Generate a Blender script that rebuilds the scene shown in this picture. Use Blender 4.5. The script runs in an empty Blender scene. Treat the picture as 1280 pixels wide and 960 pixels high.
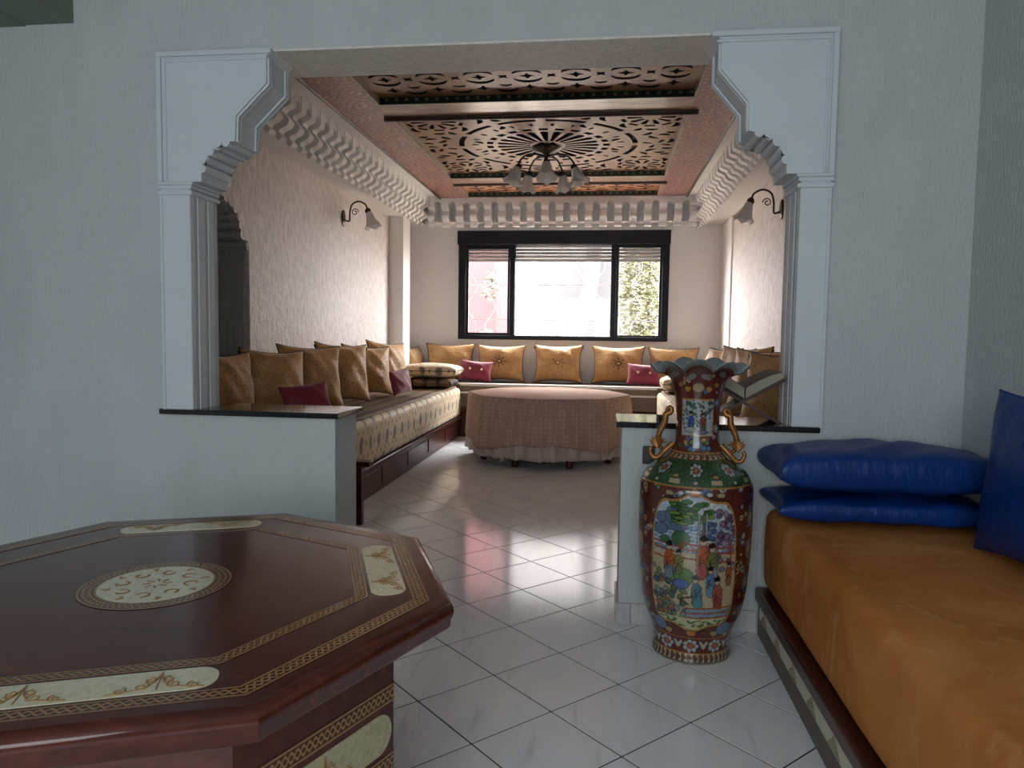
import bpy, bmesh, math, random
import numpy as np
from mathutils import Vector, Matrix
PI = math.pi
random.seed(7)
SC = bpy.context.scene
COL = SC.collection

# ------------------------------------------------------------------ camera
YAW, PITCH, ROLL, CAMH, FPX = 7.2, 3.8, 0.8, 1.3, 905.0
cam_d = bpy.data.cameras.new('camera'); cam = bpy.data.objects.new('camera', cam_d); COL.objects.link(cam)
cam_d.sensor_fit = 'HORIZONTAL'; cam_d.sensor_width = 36.0; cam_d.lens = FPX / 1280 * 36.0
cam_d.clip_start = .02; cam_d.clip_end = 200
_y, _p, _r = map(math.radians, (YAW, PITCH, ROLL))
fw = Vector((-math.sin(_y) * math.cos(_p), math.cos(_y) * math.cos(_p), -math.sin(_p)))
rt = Vector((math.cos(_y), math.sin(_y), 0)); up = rt.cross(fw)
rt2 = rt * math.cos(_r) + up * math.sin(_r); up2 = -rt * math.sin(_r) + up * math.cos(_r)
cam.matrix_world = Matrix(((rt2.x, up2.x, -fw.x, 0), (rt2.y, up2.y, -fw.y, 0), (rt2.z, up2.z, -fw.z, CAMH), (0, 0, 0, 1)))
SC.camera = cam

# ------------------------------------------------------------------ world, sun, front lamp, window portal, exposure
w = bpy.data.worlds.new('sky'); SC.world = w; w.use_nodes = True
bg = w.node_tree.nodes['Background']; bg.inputs[0].default_value = (.985, .99, 1.0, 1); bg.inputs[1].default_value = 44.0
sun_d = bpy.data.lights.new('sun', 'SUN'); sun_d.energy = 7.0; sun_d.angle = .01; sun_d.color = (1, .95, .86)
sun = bpy.data.objects.new('sun', sun_d); COL.objects.link(sun); sun.location = (6, -4, 9)
sun.rotation_euler = Vector((-.75, .5, -.9)).to_track_quat('-Z', 'Y').to_euler()

def area(name, loc, direction, sx, sy, energy, color, portal=False):
    d = bpy.data.lights.new(name, 'AREA'); d.shape = 'RECTANGLE'; d.size = sx; d.size_y = sy; d.energy = energy; d.color = color
    o = bpy.data.objects.new(name, d); COL.objects.link(o); o.location = loc
    o.rotation_euler = Vector(direction).to_track_quat('-Z', 'Z').to_euler()
    if portal: d.cycles.is_portal = True
    return o
# lamp added inside the closed rear window, standing in for daylight; the salon window is a portal for the sky
area('added_front_lamp', (-.7, -2.46, 1.72), (0, 1, 0), 2.9, 1.5, 88, (.90, .955, 1.0))
area('salon_window_portal', (-.585, 10.02, 1.93), (0, -1, 0), 2.75, 1.35, 1, (1, 1, 1), True)
vs = SC.view_settings
vs.view_transform = 'Standard'; vs.look = 'None'; vs.gamma = 1.0; vs.use_curve_mapping = False
vs.exposure = 0.0

# ------------------------------------------------------------------ helpers
class MB:
    def __init__(s): s.v = []; s.f = []; s.uv = {}
    def add(s, vs_, fs, uvs=None):
        o = len(s.v); s.v += [tuple(v) for v in vs_]; s.f += [tuple(i + o for i in f) for f in fs]
        if uvs:
            for i, u in enumerate(uvs): s.uv[o + i] = u
        return s
    def box(s, x0, x1, y0, y1, z0, z1):
        return s.add([(x0, y0, z0), (x1, y0, z0), (x1, y1, z0), (x0, y1, z0), (x0, y0, z1), (x1, y0, z1), (x1, y1, z1), (x0, y1, z1)],
                     [(0, 3, 2, 1), (4, 5, 6, 7), (0, 1, 5, 4), (1, 2, 6, 5), (2, 3, 7, 6), (3, 0, 4, 7)])
    def prism(s, poly, a, b, axis='z'):
        n = len(poly)
        def P(p, t): return {'z': (p[0], p[1], t), 'y': (p[0], t, p[1]), 'x': (t, p[0], p[1])}[axis]
        return s.add([P(p, a) for p in poly] + [P(p, b) for p in poly],
                     [tuple(range(n))[::-1], tuple(range(n, 2 * n))] + [(i, (i + 1) % n, (i + 1) % n + n, i + n) for i in range(n)])
    def tube(s, path, r, n=8, closed=False, flat=1.0):
        path = [Vector(p) for p in path]; m = len(path); rs = r if hasattr(r, '__len__') else [r] * m
        vs_ = []; prev = None
        for i, p in enumerate(path):
            a = path[(i - 1) % m] if (closed or i) else p; b = path[(i + 1) % m] if (closed or i < m - 1) else p
            t = (b - a).normalized() if (b - a).length > 1e-9 else Vector((0, 0, 1))
            if prev is None:
                ref = Vector((0, 0, 1)) if abs(t.z) < .9 else Vector((1, 0, 0))
                u = t.cross(ref).normalized()
            else:
                u = (prev - t * prev.dot(t)); u = u.normalized() if u.length > 1e-6 else t.cross(Vector((0, 0, 1))).normalized()
            prev = u; w_ = t.cross(u)
            for k in range(n):
                an = 2 * PI * k / n; d = u * math.cos(an) + w_ * math.sin(an) 
                q = d * rs[i]; q.z *= flat
                vs_.append(p + q)
        fs = []
        for i in range(m if closed else m - 1):
            j = (i + 1) % m
            for k in range(n): fs.append((i * n + k, i * n + (k + 1) % n, j * n + (k + 1) % n, j * n + k))
        if not closed: fs += [tuple(range(n))[::-1], tuple(range((m - 1) * n, m * n))]
        return s.add(vs_, fs)
    def lathe(s, prof, n=24, c=(0, 0), zo=0, cap=True):
        m = len(prof); vs_ = []
        for r, z in prof:
            for k in range(n): vs_.append((c[0] + r * math.cos(2 * PI * k / n), c[1] + r * math.sin(2 * PI * k / n), z + zo))
        fs = [(i * n + k, i * n + (k + 1) % n, (i + 1) * n + (k + 1) % n, (i + 1) * n + k) for i in range(m - 1) for k in range(n)]
        if cap: fs += [tuple(range(n))[::-1], tuple(range((m - 1) * n, m * n))]
        return s.add(vs_, fs)
    def xf(s, M, start=0):
        s.v = s.v[:start] + [tuple(M @ Vector(v)) for v in s.v[start:]]; return s
    def mesh(s, name, smooth=None, fix=True):
        me = bpy.data.meshes.new(name); me.from_pydata(s.v, [], s.f)
        if s.uv:
            l = me.uv_layers.new(name='UVMap')
            for lp in me.loops: l.data[lp.index].uv = s.uv.get(lp.vertex_index, (0, 0))
        if fix:
            bm = bmesh.new(); bm.from_mesh(me); bmesh.ops.recalc_face_normals(bm, faces=bm.faces); bm.to_mesh(me); bm.free()
        if smooth is not None:
            me.shade_smooth()
            if smooth < 180: me.set_sharp_from_angle(angle=math.radians(smooth))
        return me
    def build(s, name, mat, parent=None, smooth=None, bevel=0, seg=2, fix=True):
        return put(name, s.mesh(name, smooth, fix), mat, parent, bevel, seg)
def put(name, me, mat, parent=None, bevel=0, seg=2):
    o = bpy.data.objects.new(name, me); COL.objects.link(o)
    if mat and not me.materials: me.materials.append(mat)
    if parent: o.parent = parent; o.matrix_parent_inverse = parent.matrix_basis.inverted()
    if bevel:
        b = o.modifiers.new('bevel', 'BEVEL'); b.width = bevel; b.segments = seg; b.limit_method = 'ANGLE'; b.angle_limit = math.radians(40)
        if seg > 1: me.shade_smooth(); me.set_sharp_from_angle(angle=math.radians(35))
    return o
def box(x0, x1, y0, y1, z0, z1): return MB().box(x0, x1, y0, y1, z0, z1)
def tag(o, label=None, cat=None, group=None, kind=None):
    if label: o['label'] = label
    if cat: o['category'] = cat
    if group: o['group'] = group
    if kind: o['kind'] = kind
    return o
def thing(name, label, cat, loc=(0, 0, 0), group=None, kind=None):
    o = bpy.data.objects.new(name, None); COL.objects.link(o); o.location = loc; o.empty_display_size = .1
    return tag(o, label, cat, group, kind)
def struct(o, label): return tag(o, label, None, None, 'structure')
def copy_tree(o, parent=None):
    c = o.copy(); COL.objects.link(c); c.parent = parent
    for ch in [x for x in COL.objects if x.parent == o]: copy_tree(ch, c)
    return c
def spline(pts, n=6, closed=False):
    P = [Vector(p) for p in pts]; m = len(P); out = []
    for i in range(m if closed else m - 1):
        g = lambda k: P[k % m] if closed else P[min(max(k, 0), m - 1)]
        a, b, c, d = g(i - 1), g(i), g(i + 1), g(i + 2)
        for k in range(n):
            t = k / n
            out.append(.5 * ((2 * b) + (c - a) * t + (2 * a - 5 * b + 4 * c - d) * t * t + (3 * b - a - 3 * c + d) * t ** 3))
    if not closed: out.append(P[-1].copy())
    return out

# ------------------------------------------------------------------ materials
class NT:
    def __init__(s, name):
        s.m = bpy.data.materials.new(name); s.m.use_nodes = True; s.t = s.m.node_tree; s.n = s.t.nodes; s.b = s.n['Principled BSDF']
        s.tc = s.n.new('ShaderNodeTexCoord'); s._sep = {}
    def L(s, a, b): s.t.links.new(a, b)
    def val(s, inp, v):
        if hasattr(v, 'is_output'): s.L(v, inp)
        elif isinstance(v, (tuple, list)) and len(v) == 3 and inp.type == 'RGBA': inp.default_value = (*v, 1)
        else: inp.default_value = v
    def m_(s, op, a, b=0.0, c=0.0):
        n = s.n.new('ShaderNodeMath'); n.operation = op
        for i, v in enumerate((a, b, c)): s.val(n.inputs[i], v)
        return n.outputs[0]
    def map(s, coord='Object', scale=(1, 1, 1), rot=(0, 0, 0), loc=(0, 0, 0)):
        n = s.n.new('ShaderNodeMapping'); s.L(s.tc.outputs[coord], n.inputs[0])
        n.inputs['Scale'].default_value = scale; n.inputs['Rotation'].default_value = rot; n.inputs['Location'].default_value = loc
        return n.outputs[0]
    def noise(s, vec, scale, detail=4, rough=.55, dist=0):
        n = s.n.new('ShaderNodeTexNoise'); s.L(vec, n.inputs['Vector']); n.inputs['Scale'].default_value = scale
        n.inputs['Detail'].default_value = detail; n.inputs['Roughness'].default_value = rough; n.inputs['Distortion'].default_value = dist
        return n.outputs['Fac']
    def vor(s, vec, scale, feat='F1', out='Distance', rnd=1.0):
        n = s.n.new('ShaderNodeTexVoronoi'); n.feature = feat; s.L(vec, n.inputs['Vector']); n.inputs['Scale'].default_value = scale
        n.inputs['Randomness'].default_value = rnd
        return n.outputs[out]
    def ramp(s, fac, stops):
        n = s.n.new('ShaderNodeValToRGB'); s.L(fac, n.inputs[0]); e = n.color_ramp.elements
        while len(e) < len(stops): e.new(.5)
        for q, (p, c) in zip(e, stops): q.position = p; q.color = (*c, 1) if len(c) == 3 else c
        return n.outputs[0]
    def mix(s, fac, a, b, mode='MIX'):
        n = s.n.new('ShaderNodeMix'); n.data_type = 'RGBA'; n.blend_type = mode
        s.val(n.inputs[0], fac); s.val(n.inputs[6], a); s.val(n.inputs[7], b); return n.outputs[2]
    def step(s, x, lo, hi):
        n = s.n.new('ShaderNodeMapRange'); n.interpolation_type = 'SMOOTHSTEP'; s.val(n.inputs[0], x)
        n.inputs[1].default_value = lo; n.inputs[2].default_value = hi; return n.outputs[0]
    def sep(s, vec):
        n = s.n.new('ShaderNodeSeparateXYZ'); s.L(vec, n.inputs[0]); return n.outputs
    def bump(s, h, strength=.3, dist=.01):
        n = s.n.new('ShaderNodeBump'); s.L(h, n.inputs['Height']); n.inputs['Strength'].default_value = strength; n.inputs['Distance'].default_value = dist
        s.L(n.outputs[0], s.b.inputs['Normal'])
    def set(s, **k):
        N = dict(col='Base Color', rough='Roughness', metal='Metallic', coat='Coat Weight', coatr='Coat Roughness', sheen='Sheen Weight', sheenr='Sheen Roughness',
                 spec='Specular IOR Level', trans='Transmission Weight', ior='IOR', alpha='Alpha', sheent='Sheen Tint')
        for a, v in k.items(): s.val(s.b.inputs[N[a]], v)
        return s
def simple(name, c1, c2=None, scale=8, rough=.5, bump=0, bscale=60, stretch=(1, 1, 1), bdist=.004, detail=4, **k):
    t = NT(name); v = t.map(scale=stretch)
    if c2: t.set(col=t.ramp(t.noise(v, scale, detail), [(.3, c1), (.7, c2)]))
    else: t.set(col=c1)
    t.set(rough=rough, **k)
    if bump: t.bump(t.noise(v, bscale, 3), bump, bdist)
    return t.m
MAT = {}
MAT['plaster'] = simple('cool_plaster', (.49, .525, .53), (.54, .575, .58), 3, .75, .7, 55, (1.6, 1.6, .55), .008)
MAT['gypsum'] = simple('white_gypsum', (.62, .67, .705), (.59, .64, .675), 5, .55)
MAT['jamb'] = simple('grey_jamb', (.55, .56, .55), None, rough=.6)
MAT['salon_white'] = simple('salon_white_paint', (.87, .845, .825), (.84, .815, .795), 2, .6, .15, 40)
MAT['cornice'] = simple('white_plaster_cornice', (.87, .86, .845), None, rough=.55)
MAT['soffit'] = simple('lintel_roughcast', (.80, .77, .70), (.66, .63, .57), 30, .42, .9, 45, bdist=.012)
MAT['olive'] = simple('dark_olive_grey', (.20, .22, .18), (.17, .19, .15), 3, .7)  # one dark olive grey tone for ceiling beam and dropped soffit
MAT['granite'] = simple('black_granite', (.006, .007, .010), (.02, .02, .025), 180, .08, spec=.6)
MAT['grout'] = simple('floor_grout', (.05, .042, .036), (.08, .07, .06), 9, .9, spec=.1)
MAT['blackalu'] = simple('black_aluminium', (.006, .006, .010), None, rough=.35, spec=.25)
MAT['shutter'] = simple('shutter_slat', (.55, .53, .50), None, rough=.5)
MAT['blue'] = simple('royal_blue_satin', (.0015, .026, .15), (.0025, .036, .20), 3, .40, .35, 7, bdist=.03, stretch=(2.2, .8, 1), spec=.35)
MAT['crimson'] = simple('crimson_velvet', (.17, .004, .022), (.25, .008, .036), 6, .6, .2, 14, bdist=.01, sheen=.4)
MAT['gilt'] = simple('antique_gilt', (.38, .17, .045), (.22, .09, .025), 40, .38, metal=.55)
MAT['bronze'] = simple('dark_bronze', (.06, .045, .035), None, rough=.35, metal=.8)
MAT['darkwood'] = simple('dark_red_wood', (.045, .010, .007), (.085, .020, .012), 5, .3, stretch=(4, .6, 4), spec=.3, coat=.12, coatr=.15)
MAT['wornwood'] = simple('worn_brown_wood', (.05, .022, .016), (.09, .04, .03), 8, .35)
MAT['greywood'] = simple('grey_brown_plinth', (.10, .08, .065), (.15, .12, .10), 9, .5)
MAT['brownbook'] = simple('brown_book_cover', (.055, .045, .038), (.09, .075, .06), 30, .6)
MAT['page'] = simple('aged_paper', (.36, .34, .26), (.28, .265, .20), 60, .8, stretch=(1, 1, 8))
MAT['outlet'] = simple('dark_socket', (.03, .032, .03), None, rough=.4)
MAT['plate'] = simple('white_socket_plate', (.55, .58, .57), None, rough=.4)
MAT['button'] = simple('gold_button', (.55, .40, .22), None, rough=.35, metal=.3)
MAT['satin'] = simple('pale_satin', (.55, .46, .41), (.48, .39, .34), 6, .35, sheen=.3)
MAT['pinkwall'] = simple('pink_render', (.048, .011, .013), (.058, .014, .016), 1.2, .9)
MAT['whitewall'] = simple('white_render', (.17, .16, .157), None, rough=.9)
MAT['bark'] = simple('pale_bark', (.045, .04, .04), (.035, .031, .032), 4, .9)
MAT['leaf'] = simple('sunlit_leaf', (.034, .036, .009), (.06, .055, .020), 5, .6)
MAT['paleleaf'] = simple('pale_leaf', (.055, .056, .042), (.065, .06, .048), 5, .6)
MAT['earth'] = simple('garden_ground', (.30, .25, .20), (.30, .26, .22), 2, .9)
MAT['railing'] = simple('pale_painted_iron', (.42, .40, .40), None, rough=.5)
MAT['backing'] = simple('dark_backing_and_slot_shade', (.022, .012, .009), None, rough=.7)

def textured_wall():
    t = NT('textured_pearl_wall'); v = t.map(scale=(1, 1, .45))
    h = t.noise(v, 22, 4, .7); t.set(col=t.ramp(h, [(.32, (.62, .54, .50)), (.62, (.86, .78, .73))]), rough=.30, spec=.6)
    t.bump(h, 1.0, .03); return t.m
MAT['texwall'] = textured_wall()
def marble():
    t = NT('grey_marble_tile'); oi = t.n.new('ShaderNodeObjectInfo')
    va = t.n.new('ShaderNodeVectorMath'); va.operation = 'SCALE'; t.L(oi.outputs['Location'], va.inputs[0]); va.inputs['Scale'].default_value = 3.7
    ad = t.n.new('ShaderNodeVectorMath'); ad.operation = 'ADD'; t.L(t.tc.outputs['Object'], ad.inputs[0]); t.L(va.outputs[0], ad.inputs[1])
    mp = t.n.new('ShaderNodeMapping'); t.L(ad.outputs[0], mp.inputs[0]); mp.inputs['Rotation'].default_value = (0, 0, .6); mp.inputs['Scale'].default_value = (9, 1.6, 1)
    n1 = t.noise(mp.outputs[0], 1.3, 6, .6, .8); n2 = t.noise(ad.outputs[0], 4, 4)
    c = t.ramp(n1, [(.27, (.62, .63, .645)), (.42, (.82, .835, .85)), (.75, (.88, .895, .91))])
    c = t.mix(.25, c, t.ramp(n2, [(.3, (.76, .775, .79)), (.7, (.88, .895, .91))]))
    t.set(col=c, rough=.13, spec=.5); return t.m
MAT['marble'] = marble()
def skirting():
    t = NT('grey_skirting_tile'); v = t.map(scale=(3, 3, 1)); t.set(col=t.ramp(t.noise(v, 4, 4), [(.3, (.40, .40, .39)), (.7, (.55, .55, .54))]), rough=.25); return t.m
MAT['skirt'] = skirting()
def mahogany():
    t = NT('polished_mahogany'); v = t.map(scale=(1.2, 9, 9), rot=(0, 0, .35))
    n = t.noise(v, 3.0, 5, .6, .6)
    t.set(col=t.ramp(n, [(.25, (.040, .009, .005)), (.55, (.080, .017, .009)), (.8, (.135, .032, .014))]), rough=.2, spec=.35, coat=.15, coatr=.06)
    return t.m
MAT['mahogany'] = mahogany()
def pearl(name='mother_of_pearl', a=(.55, .51, .34), b=(.68, .64, .46)):
    t = NT(name); v = t.map()
    t.set(col=t.ramp(t.vor(v, 110, out='Color'), [(.0, a), (1.0, b)]), rough=.22, coat=.4, coatr=.1); return t.m
MAT['pearl'] = pearl()
MAT['pearl_dark'] = pearl('darker_pearl_panel', (.34, .30, .17), (.46, .42, .27))  # darker tint of the pearl for the table's side panels
MAT['filigree'] = simple('gold_brown_filigree', (.26, .135, .045), (.34, .19, .07), 40, .4)
MAT['frieze'] = simple('taupe_frieze_scroll', (.26, .20, .13), (.33, .26, .17), 40, .4)
def guilloche(name='rope_band', period=.032):
    t = NT(name); uv = t.sep(t.tc.outputs['UV']); u, v = uv[0], uv[1]
    ph = t.m_('MULTIPLY', u, 2 * PI / period); vc = t.m_('SUBTRACT', v, .5)
    def strand(shift):
        s_ = t.m_('MULTIPLY', t.m_('SINE', t.m_('ADD', ph, shift)), .2)
        d = t.m_('ABSOLUTE', t.m_('SUBTRACT', vc, s_)); return t.m_('SUBTRACT', 1.0, t.step(d, .05, .10))
    k = t.m_('MAXIMUM', strand(0), strand(PI))
    e = t.m_('ABSOLUTE', vc); lines = t.m_('MULTIPLY', t.step(e, .33, .36), t.m_('SUBTRACT', 1.0, t.step(e, .43, .46)))
    k = t.m_('MAXIMUM', k, lines)
    t.set(col=t.mix(k, (.060, .020, .010), (.30, .17, .07)), rough=.22, spec=.35, coat=.1, coatr=.08); return t.m
MAT['rope'] = guilloche()
def cushion_gold():
    t = NT('gold_velvet'); v = t.map(); oi = t.n.new('ShaderNodeObjectInfo')
    n = t.noise(v, 5, 4, .6); sp = t.noise(v, 70, 2, .5)
    c = t.ramp(n, [(.25, (.38, .19, .06)), (.55, (.58, .32, .115)), (.8, (.74, .47, .21))])
    c = t.mix(t.m_('MULTIPLY', t.step(sp, .60, .66), .75), c, (.07, .032, .015))
    c = t.mix(t.m_('MULTIPLY', oi.outputs['Random'], .35), c, (.42, .22, .085))
    t.set(col=c, rough=.55, sheen=.35, sheenr=.4); t.bump(t.noise(t.map(scale=(1, 1, 2.2)), 9, 3), .45, .03); return t.m
MAT['gold'] = cushion_gold()
MAT['piping'] = simple('dark_piping', (.05, .028, .014), None, rough=.6)
MAT['emblem'] = simple('dark_embroidery', (.06, .022, .012), None, rough=.7)
def motif():
    # beige cloth with rows of dark leaves; along = world Y or X, down = Z
    t = NT('leaf_motif_cloth'); s = t.sep(t.map()); wob = t.m_('SUBTRACT', t.noise(t.map(), 7, 3), .5); al = t.m_('ADD', t.m_('ADD', s[0], s[1]), t.m_('MULTIPLY', wob, .14)); z = t.m_('ADD', s[2], t.m_('MULTIPLY', wob, .10))
    def row(px, pz, rx, rz, sh):
        a = t.m_('DIVIDE', al, px); b = t.m_('ADD', t.m_('DIVIDE', z, pz), sh)
        fl = t.m_('FLOOR', b); a = t.m_('ADD', a, t.m_('MULTIPLY', fl, .5))
        fa = t.m_('SUBTRACT', t.m_('FRACT', a), .5); fb = t.m_('SUBTRACT', t.m_('FRACT', b), .5)
        x = t.m_('DIVIDE', t.m_('MULTIPLY', fa, px), rx); y = t.m_('DIVIDE', t.m_('MULTIPLY', fb, pz), rz)
        return t.m_('SUBTRACT', 1.0, t.step(t.m_('ADD', t.m_('MULTIPLY', x, x), t.m_('MULTIPLY', y, y)), .6, 1.2))
    n = t.noise(t.map(), 3, 3); base = t.ramp(n, [(.3, (.60, .44, .25)), (.7, (.74, .62, .42))])
    k1 = row(.22, .19, .042, .062, .1); k2 = row(.11, .095, .016, .022, .6)
    c = t.mix(t.m_('MULTIPLY', k2, .8), base, (.14, .085, .04)); c = t.mix(t.m_('MULTIPLY', k1, .85), c, (.10, .095, .085))
    t.set(col=c, rough=.5, sheen=.2); return t.m
MAT['motif'] = motif()
def stripes(name, axis, a=(.20, .125, .06), b=(.035, .018, .012), p=.16):
    t = NT(name); s = t.sep(t.map())[axis]
    f = t.m_('ABSOLUTE', t.m_('SUBTRACT', t.m_('FRACT', t.m_('DIVIDE', s, p)), .5)); k = t.step(f, .33, .37)
    n = t.noise(t.map(), 60, 2); base = t.mix(t.m_('MULTIPLY', t.step(n, .5, .62), .5), a, b)
    t.set(col=t.mix(k, base, b), rough=.6); return t.m
MAT['stripeX'] = stripes('striped_coverlet_lengthwise', 0); MAT['stripeY'] = stripes('striped_coverlet_across', 1)
MAT['stripe_dark'] = simple('brown_satin_cover', (.10, .06, .04), (.17, .11, .07), 30, .4)
MAT['white_trim'] = simple('white_trim_and_glare', (.72, .68, .63), None, rough=.5)
def suede():
    t = NT('rust_suede'); n = t.noise(t.map(), 2.2, 5, .6, .8); n2 = t.noise(t.map(scale=(1, 1, .5)), 9, 4, .6, 1.2)
    c = t.ramp(n, [(.28, (.38, .125, .026)), (.55, (.53, .21, .06)), (.8, (.63, .29, .10))])
    c = t.mix(t.m_('MULTIPLY', t.step(n2, .52, .72), .35), c, (.68, .37, .16))
    t.set(col=c, rough=.9, spec=.08); t.bump(n2, .2, .008); return t.m
MAT['suede'] = suede()
def lace():
    t = NT('lace_cloth'); v = t.map(); d = t.vor(v, 24, rnd=.25); n = t.noise(v, 5, 3)
    c = t.ramp(n, [(.3, (.50, .345, .27)), (.7, (.58, .41, .325))])
    k = t.step(d, .28, .4); t.set(col=t.mix(t.m_('MULTIPLY', k, .4), c, (.27, .17, .13)), rough=.75, spec=.2); t.bump(d, .4, .006); return t.m
MAT['lace'] = lace()
MAT['cloth_top'] = simple('rose_brown_cloth', (.42, .25, .185), (.47, .29, .215), 4, .7, spec=.2)
def paint_border():
    t = NT('painted_ceiling_border'); v = t.map(); s = t.sep(v)
    d1 = t.vor(v, 3.2, rnd=0.0); d2 = t.vor(v, 14, rnd=.5); n = t.noise(v, 2.5, 4); nf = t.noise(v, 26, 4, .6)
    ring = t.m_('SINE', t.m_('MULTIPLY', d1, 42)); k = t.step(ring, .2, .6)
    c = t.mix(k, (.27, .08, .065), (.46, .26, .15)); c = t.mix(t.step(d2, .46, .56), c, (.21, .09, .115))
    c = t.mix(t.m_('MULTIPLY', t.step(nf, .54, .64), .7), c, (.42, .26, .14)); c = t.mix(t.m_('MULTIPLY', t.step(n, .45, .65), .4), c, (.20, .105, .09))
    t.set(col=c, rough=.3, coat=.2, coatr=.25); return t.m
MAT['border'] = paint_border()
def paint_tan():
    t = NT('worn_tan_rail_paint'); n = t.noise(t.map(scale=(1.2, 6, 6)), 3, 4)
    t.set(col=t.ramp(n, [(.3, (.20, .10, .075)), (.55, (.36, .24, .15)), (.75, (.46, .36, .24))]), rough=.3, coat=.2, coatr=.2); return t.m
MAT['tan'] = paint_tan()
def lattice_paint(name, a, b):
    t = NT(name); v = t.map(); n = t.noise(v, 3, 4); f = t.noise(v, 45, 3)
    c = t.ramp(n, [(.3, a), (.7, b)]); c = t.mix(t.m_('MULTIPLY', t.step(f, .52, .62), .6), c, (.16, .05, .03))
    t.set(col=c, rough=.38, spec=.3, coat=.06, coatr=.2); return t.m
MAT['lattice'] = lattice_paint('gilded_lattice', (.21, .10, .055), (.35, .21, .095))
MAT['lattice_red'] = lattice_paint('orange_lattice', (.42, .17, .085), (.48, .24, .12))
def green_strip():
    t = NT('green_dotted_strip'); s = t.sep(t.map()); a = t.m_('SUBTRACT', t.m_('FRACT', t.m_('DIVIDE', s[0], .08)), .5)
    k = t.m_('SUBTRACT', 1.0, t.step(t.m_('ABSOLUTE', a), .13, .2)); z = t.m_('ABSOLUTE', t.m_('SUBTRACT', s[2], 3.115)); k = t.m_('MULTIPLY', k, t.m_('SUBTRACT', 1.0, t.step(z, .008, .014)))
    t.set(col=t.mix(k, (.010, .032, .022), (.20, .20, .10)), rough=.35); return t.m
MAT['green'] = green_strip()
MAT['coffer_side'] = lattice_paint('coffer_side_paint', (.34, .30, .24), (.44, .39, .30))
def frost():
    t = NT('frosted_glass'); t.set(col=(.86, .83, .80), rough=.35, trans=.35, ior=1.25); return t.m
MAT['frost'] = frost()
def pane():
    t = NT('window_glass'); tr = t.n.new('ShaderNodeBsdfTransparent'); gl = t.n.new('ShaderNodeBsdfGlossy'); gl.inputs['Roughness'].default_value = .02
    mx = t.n.new('ShaderNodeMixShader'); mx.inputs[0].default_value = .025; t.L(tr.outputs[0], mx.inputs[1]); t.L(gl.outputs[0], mx.inputs[2])
    t.L(mx.outputs[0], t.n['Material Output'].inputs['Surface']); return t.m
MAT['pane'] = pane()
def vcol():
    t = NT('enamel_painted_porcelain'); a = t.n.new('ShaderNodeVertexColor'); a.layer_name = 'paint'
    t.set(col=a.outputs['Color'], rough=.22, coat=.4, coatr=.1); t.bump(t.noise(t.map(), 90, 2), .12, .004); return t.m
MAT['vase'] = vcol()

# ------------------------------------------------------------------ room shell
YF, YB, YW = 3.26, 3.47, 9.8            # divider front/back, window wall
XL, XR = -2.73, 1.51                    # salon side walls
fl = struct(box(-4.3, 1.7, -2.7, 10.0, -.12, -.0025).build('floor', MAT['grout']), 'white grey marble tile floor laid diagonally')
# tiles: 33 cm, laid at 45 degrees
hd = .2372; side = .3345 - .0065
tm = MB().box(-side / 2, side / 2, -side / 2, side / 2, -.012, 0).mesh('tile'); tm.transform(Matrix.Rotation(PI / 4, 4, 'Z')); tm.materials.append(MAT['marble'])
def proj(p):
    q = Vector(p) - Vector((0, 0, CAMH)); d = q.dot(fw)
    return (None if d < .1 else (640 + FPX * q.dot(rt2) / d, 480 - FPX * q.dot(up2) / d, d))
vis, rest = [], []
for i in range(-18, 10):
    for j in range(-22, 34):
        if (i + j) % 2 == 0: continue
        x, y = -.392 + i * hd, 2.198 + j * hd
        if not (-4.2 < x < 1.62 and -2.55 < y < 9.78): continue
        q = proj((x, y, 0)); ok = False
        if q and -30 < q[1] < 1020:
            if y < 3.5: ok = -.75 < x < .85 and q[0] > 440
            else: ok = -1.95 < x < .72 and y < 9.2
        (vis if ok else rest).append((x, y))
vis.sort(key=lambda p: p[1]); rest += vis[300:]; vis = vis[:300]
for x, y in vis:
    o = put('tile', tm, None, fl); o.location = (x, y, 0)
mb = MB(); sq = [(-side / math.sqrt(2), 0), (0, -side / math.sqrt(2)), (side / math.sqrt(2), 0), (0, side / math.sqrt(2))]
for x, y in rest: mb.prism([(x + a, y + b) for a, b in sq], -.012, 0)
o = mb.build('outlying_tiles', MAT['marble'], fl); o['kind'] = 'stuff'

# divider wall with its wide opening and two low walls
poly = [(-4.3, -.05), (-1.249, -.05), (-1.249, .9), (-1.945, .9), (-1.945, 2.602), (.806, 2.602), (.806, .9), (.088, .9), (.088, -.05), (1.7, -.05), (1.7, 3.5), (-4.3, 3.5)]
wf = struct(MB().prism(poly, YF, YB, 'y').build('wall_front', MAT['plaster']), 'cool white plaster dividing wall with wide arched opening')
for a, b in ((-2.0, -1.249), (.088, .9)): box(a, b, YB, 3.55, 0, .9).build('low_wall_back', MAT['plaster'], wf)
box(-2.73, 1.51, YB, 3.6, 2.602, 3.5).build('lintel_back', MAT['salon_white'], wf)
box(-1.60, .46, YF + .001, 3.6, 2.592, 2.604).build('lintel_soffit', MAT['soffit'], wf)
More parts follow.
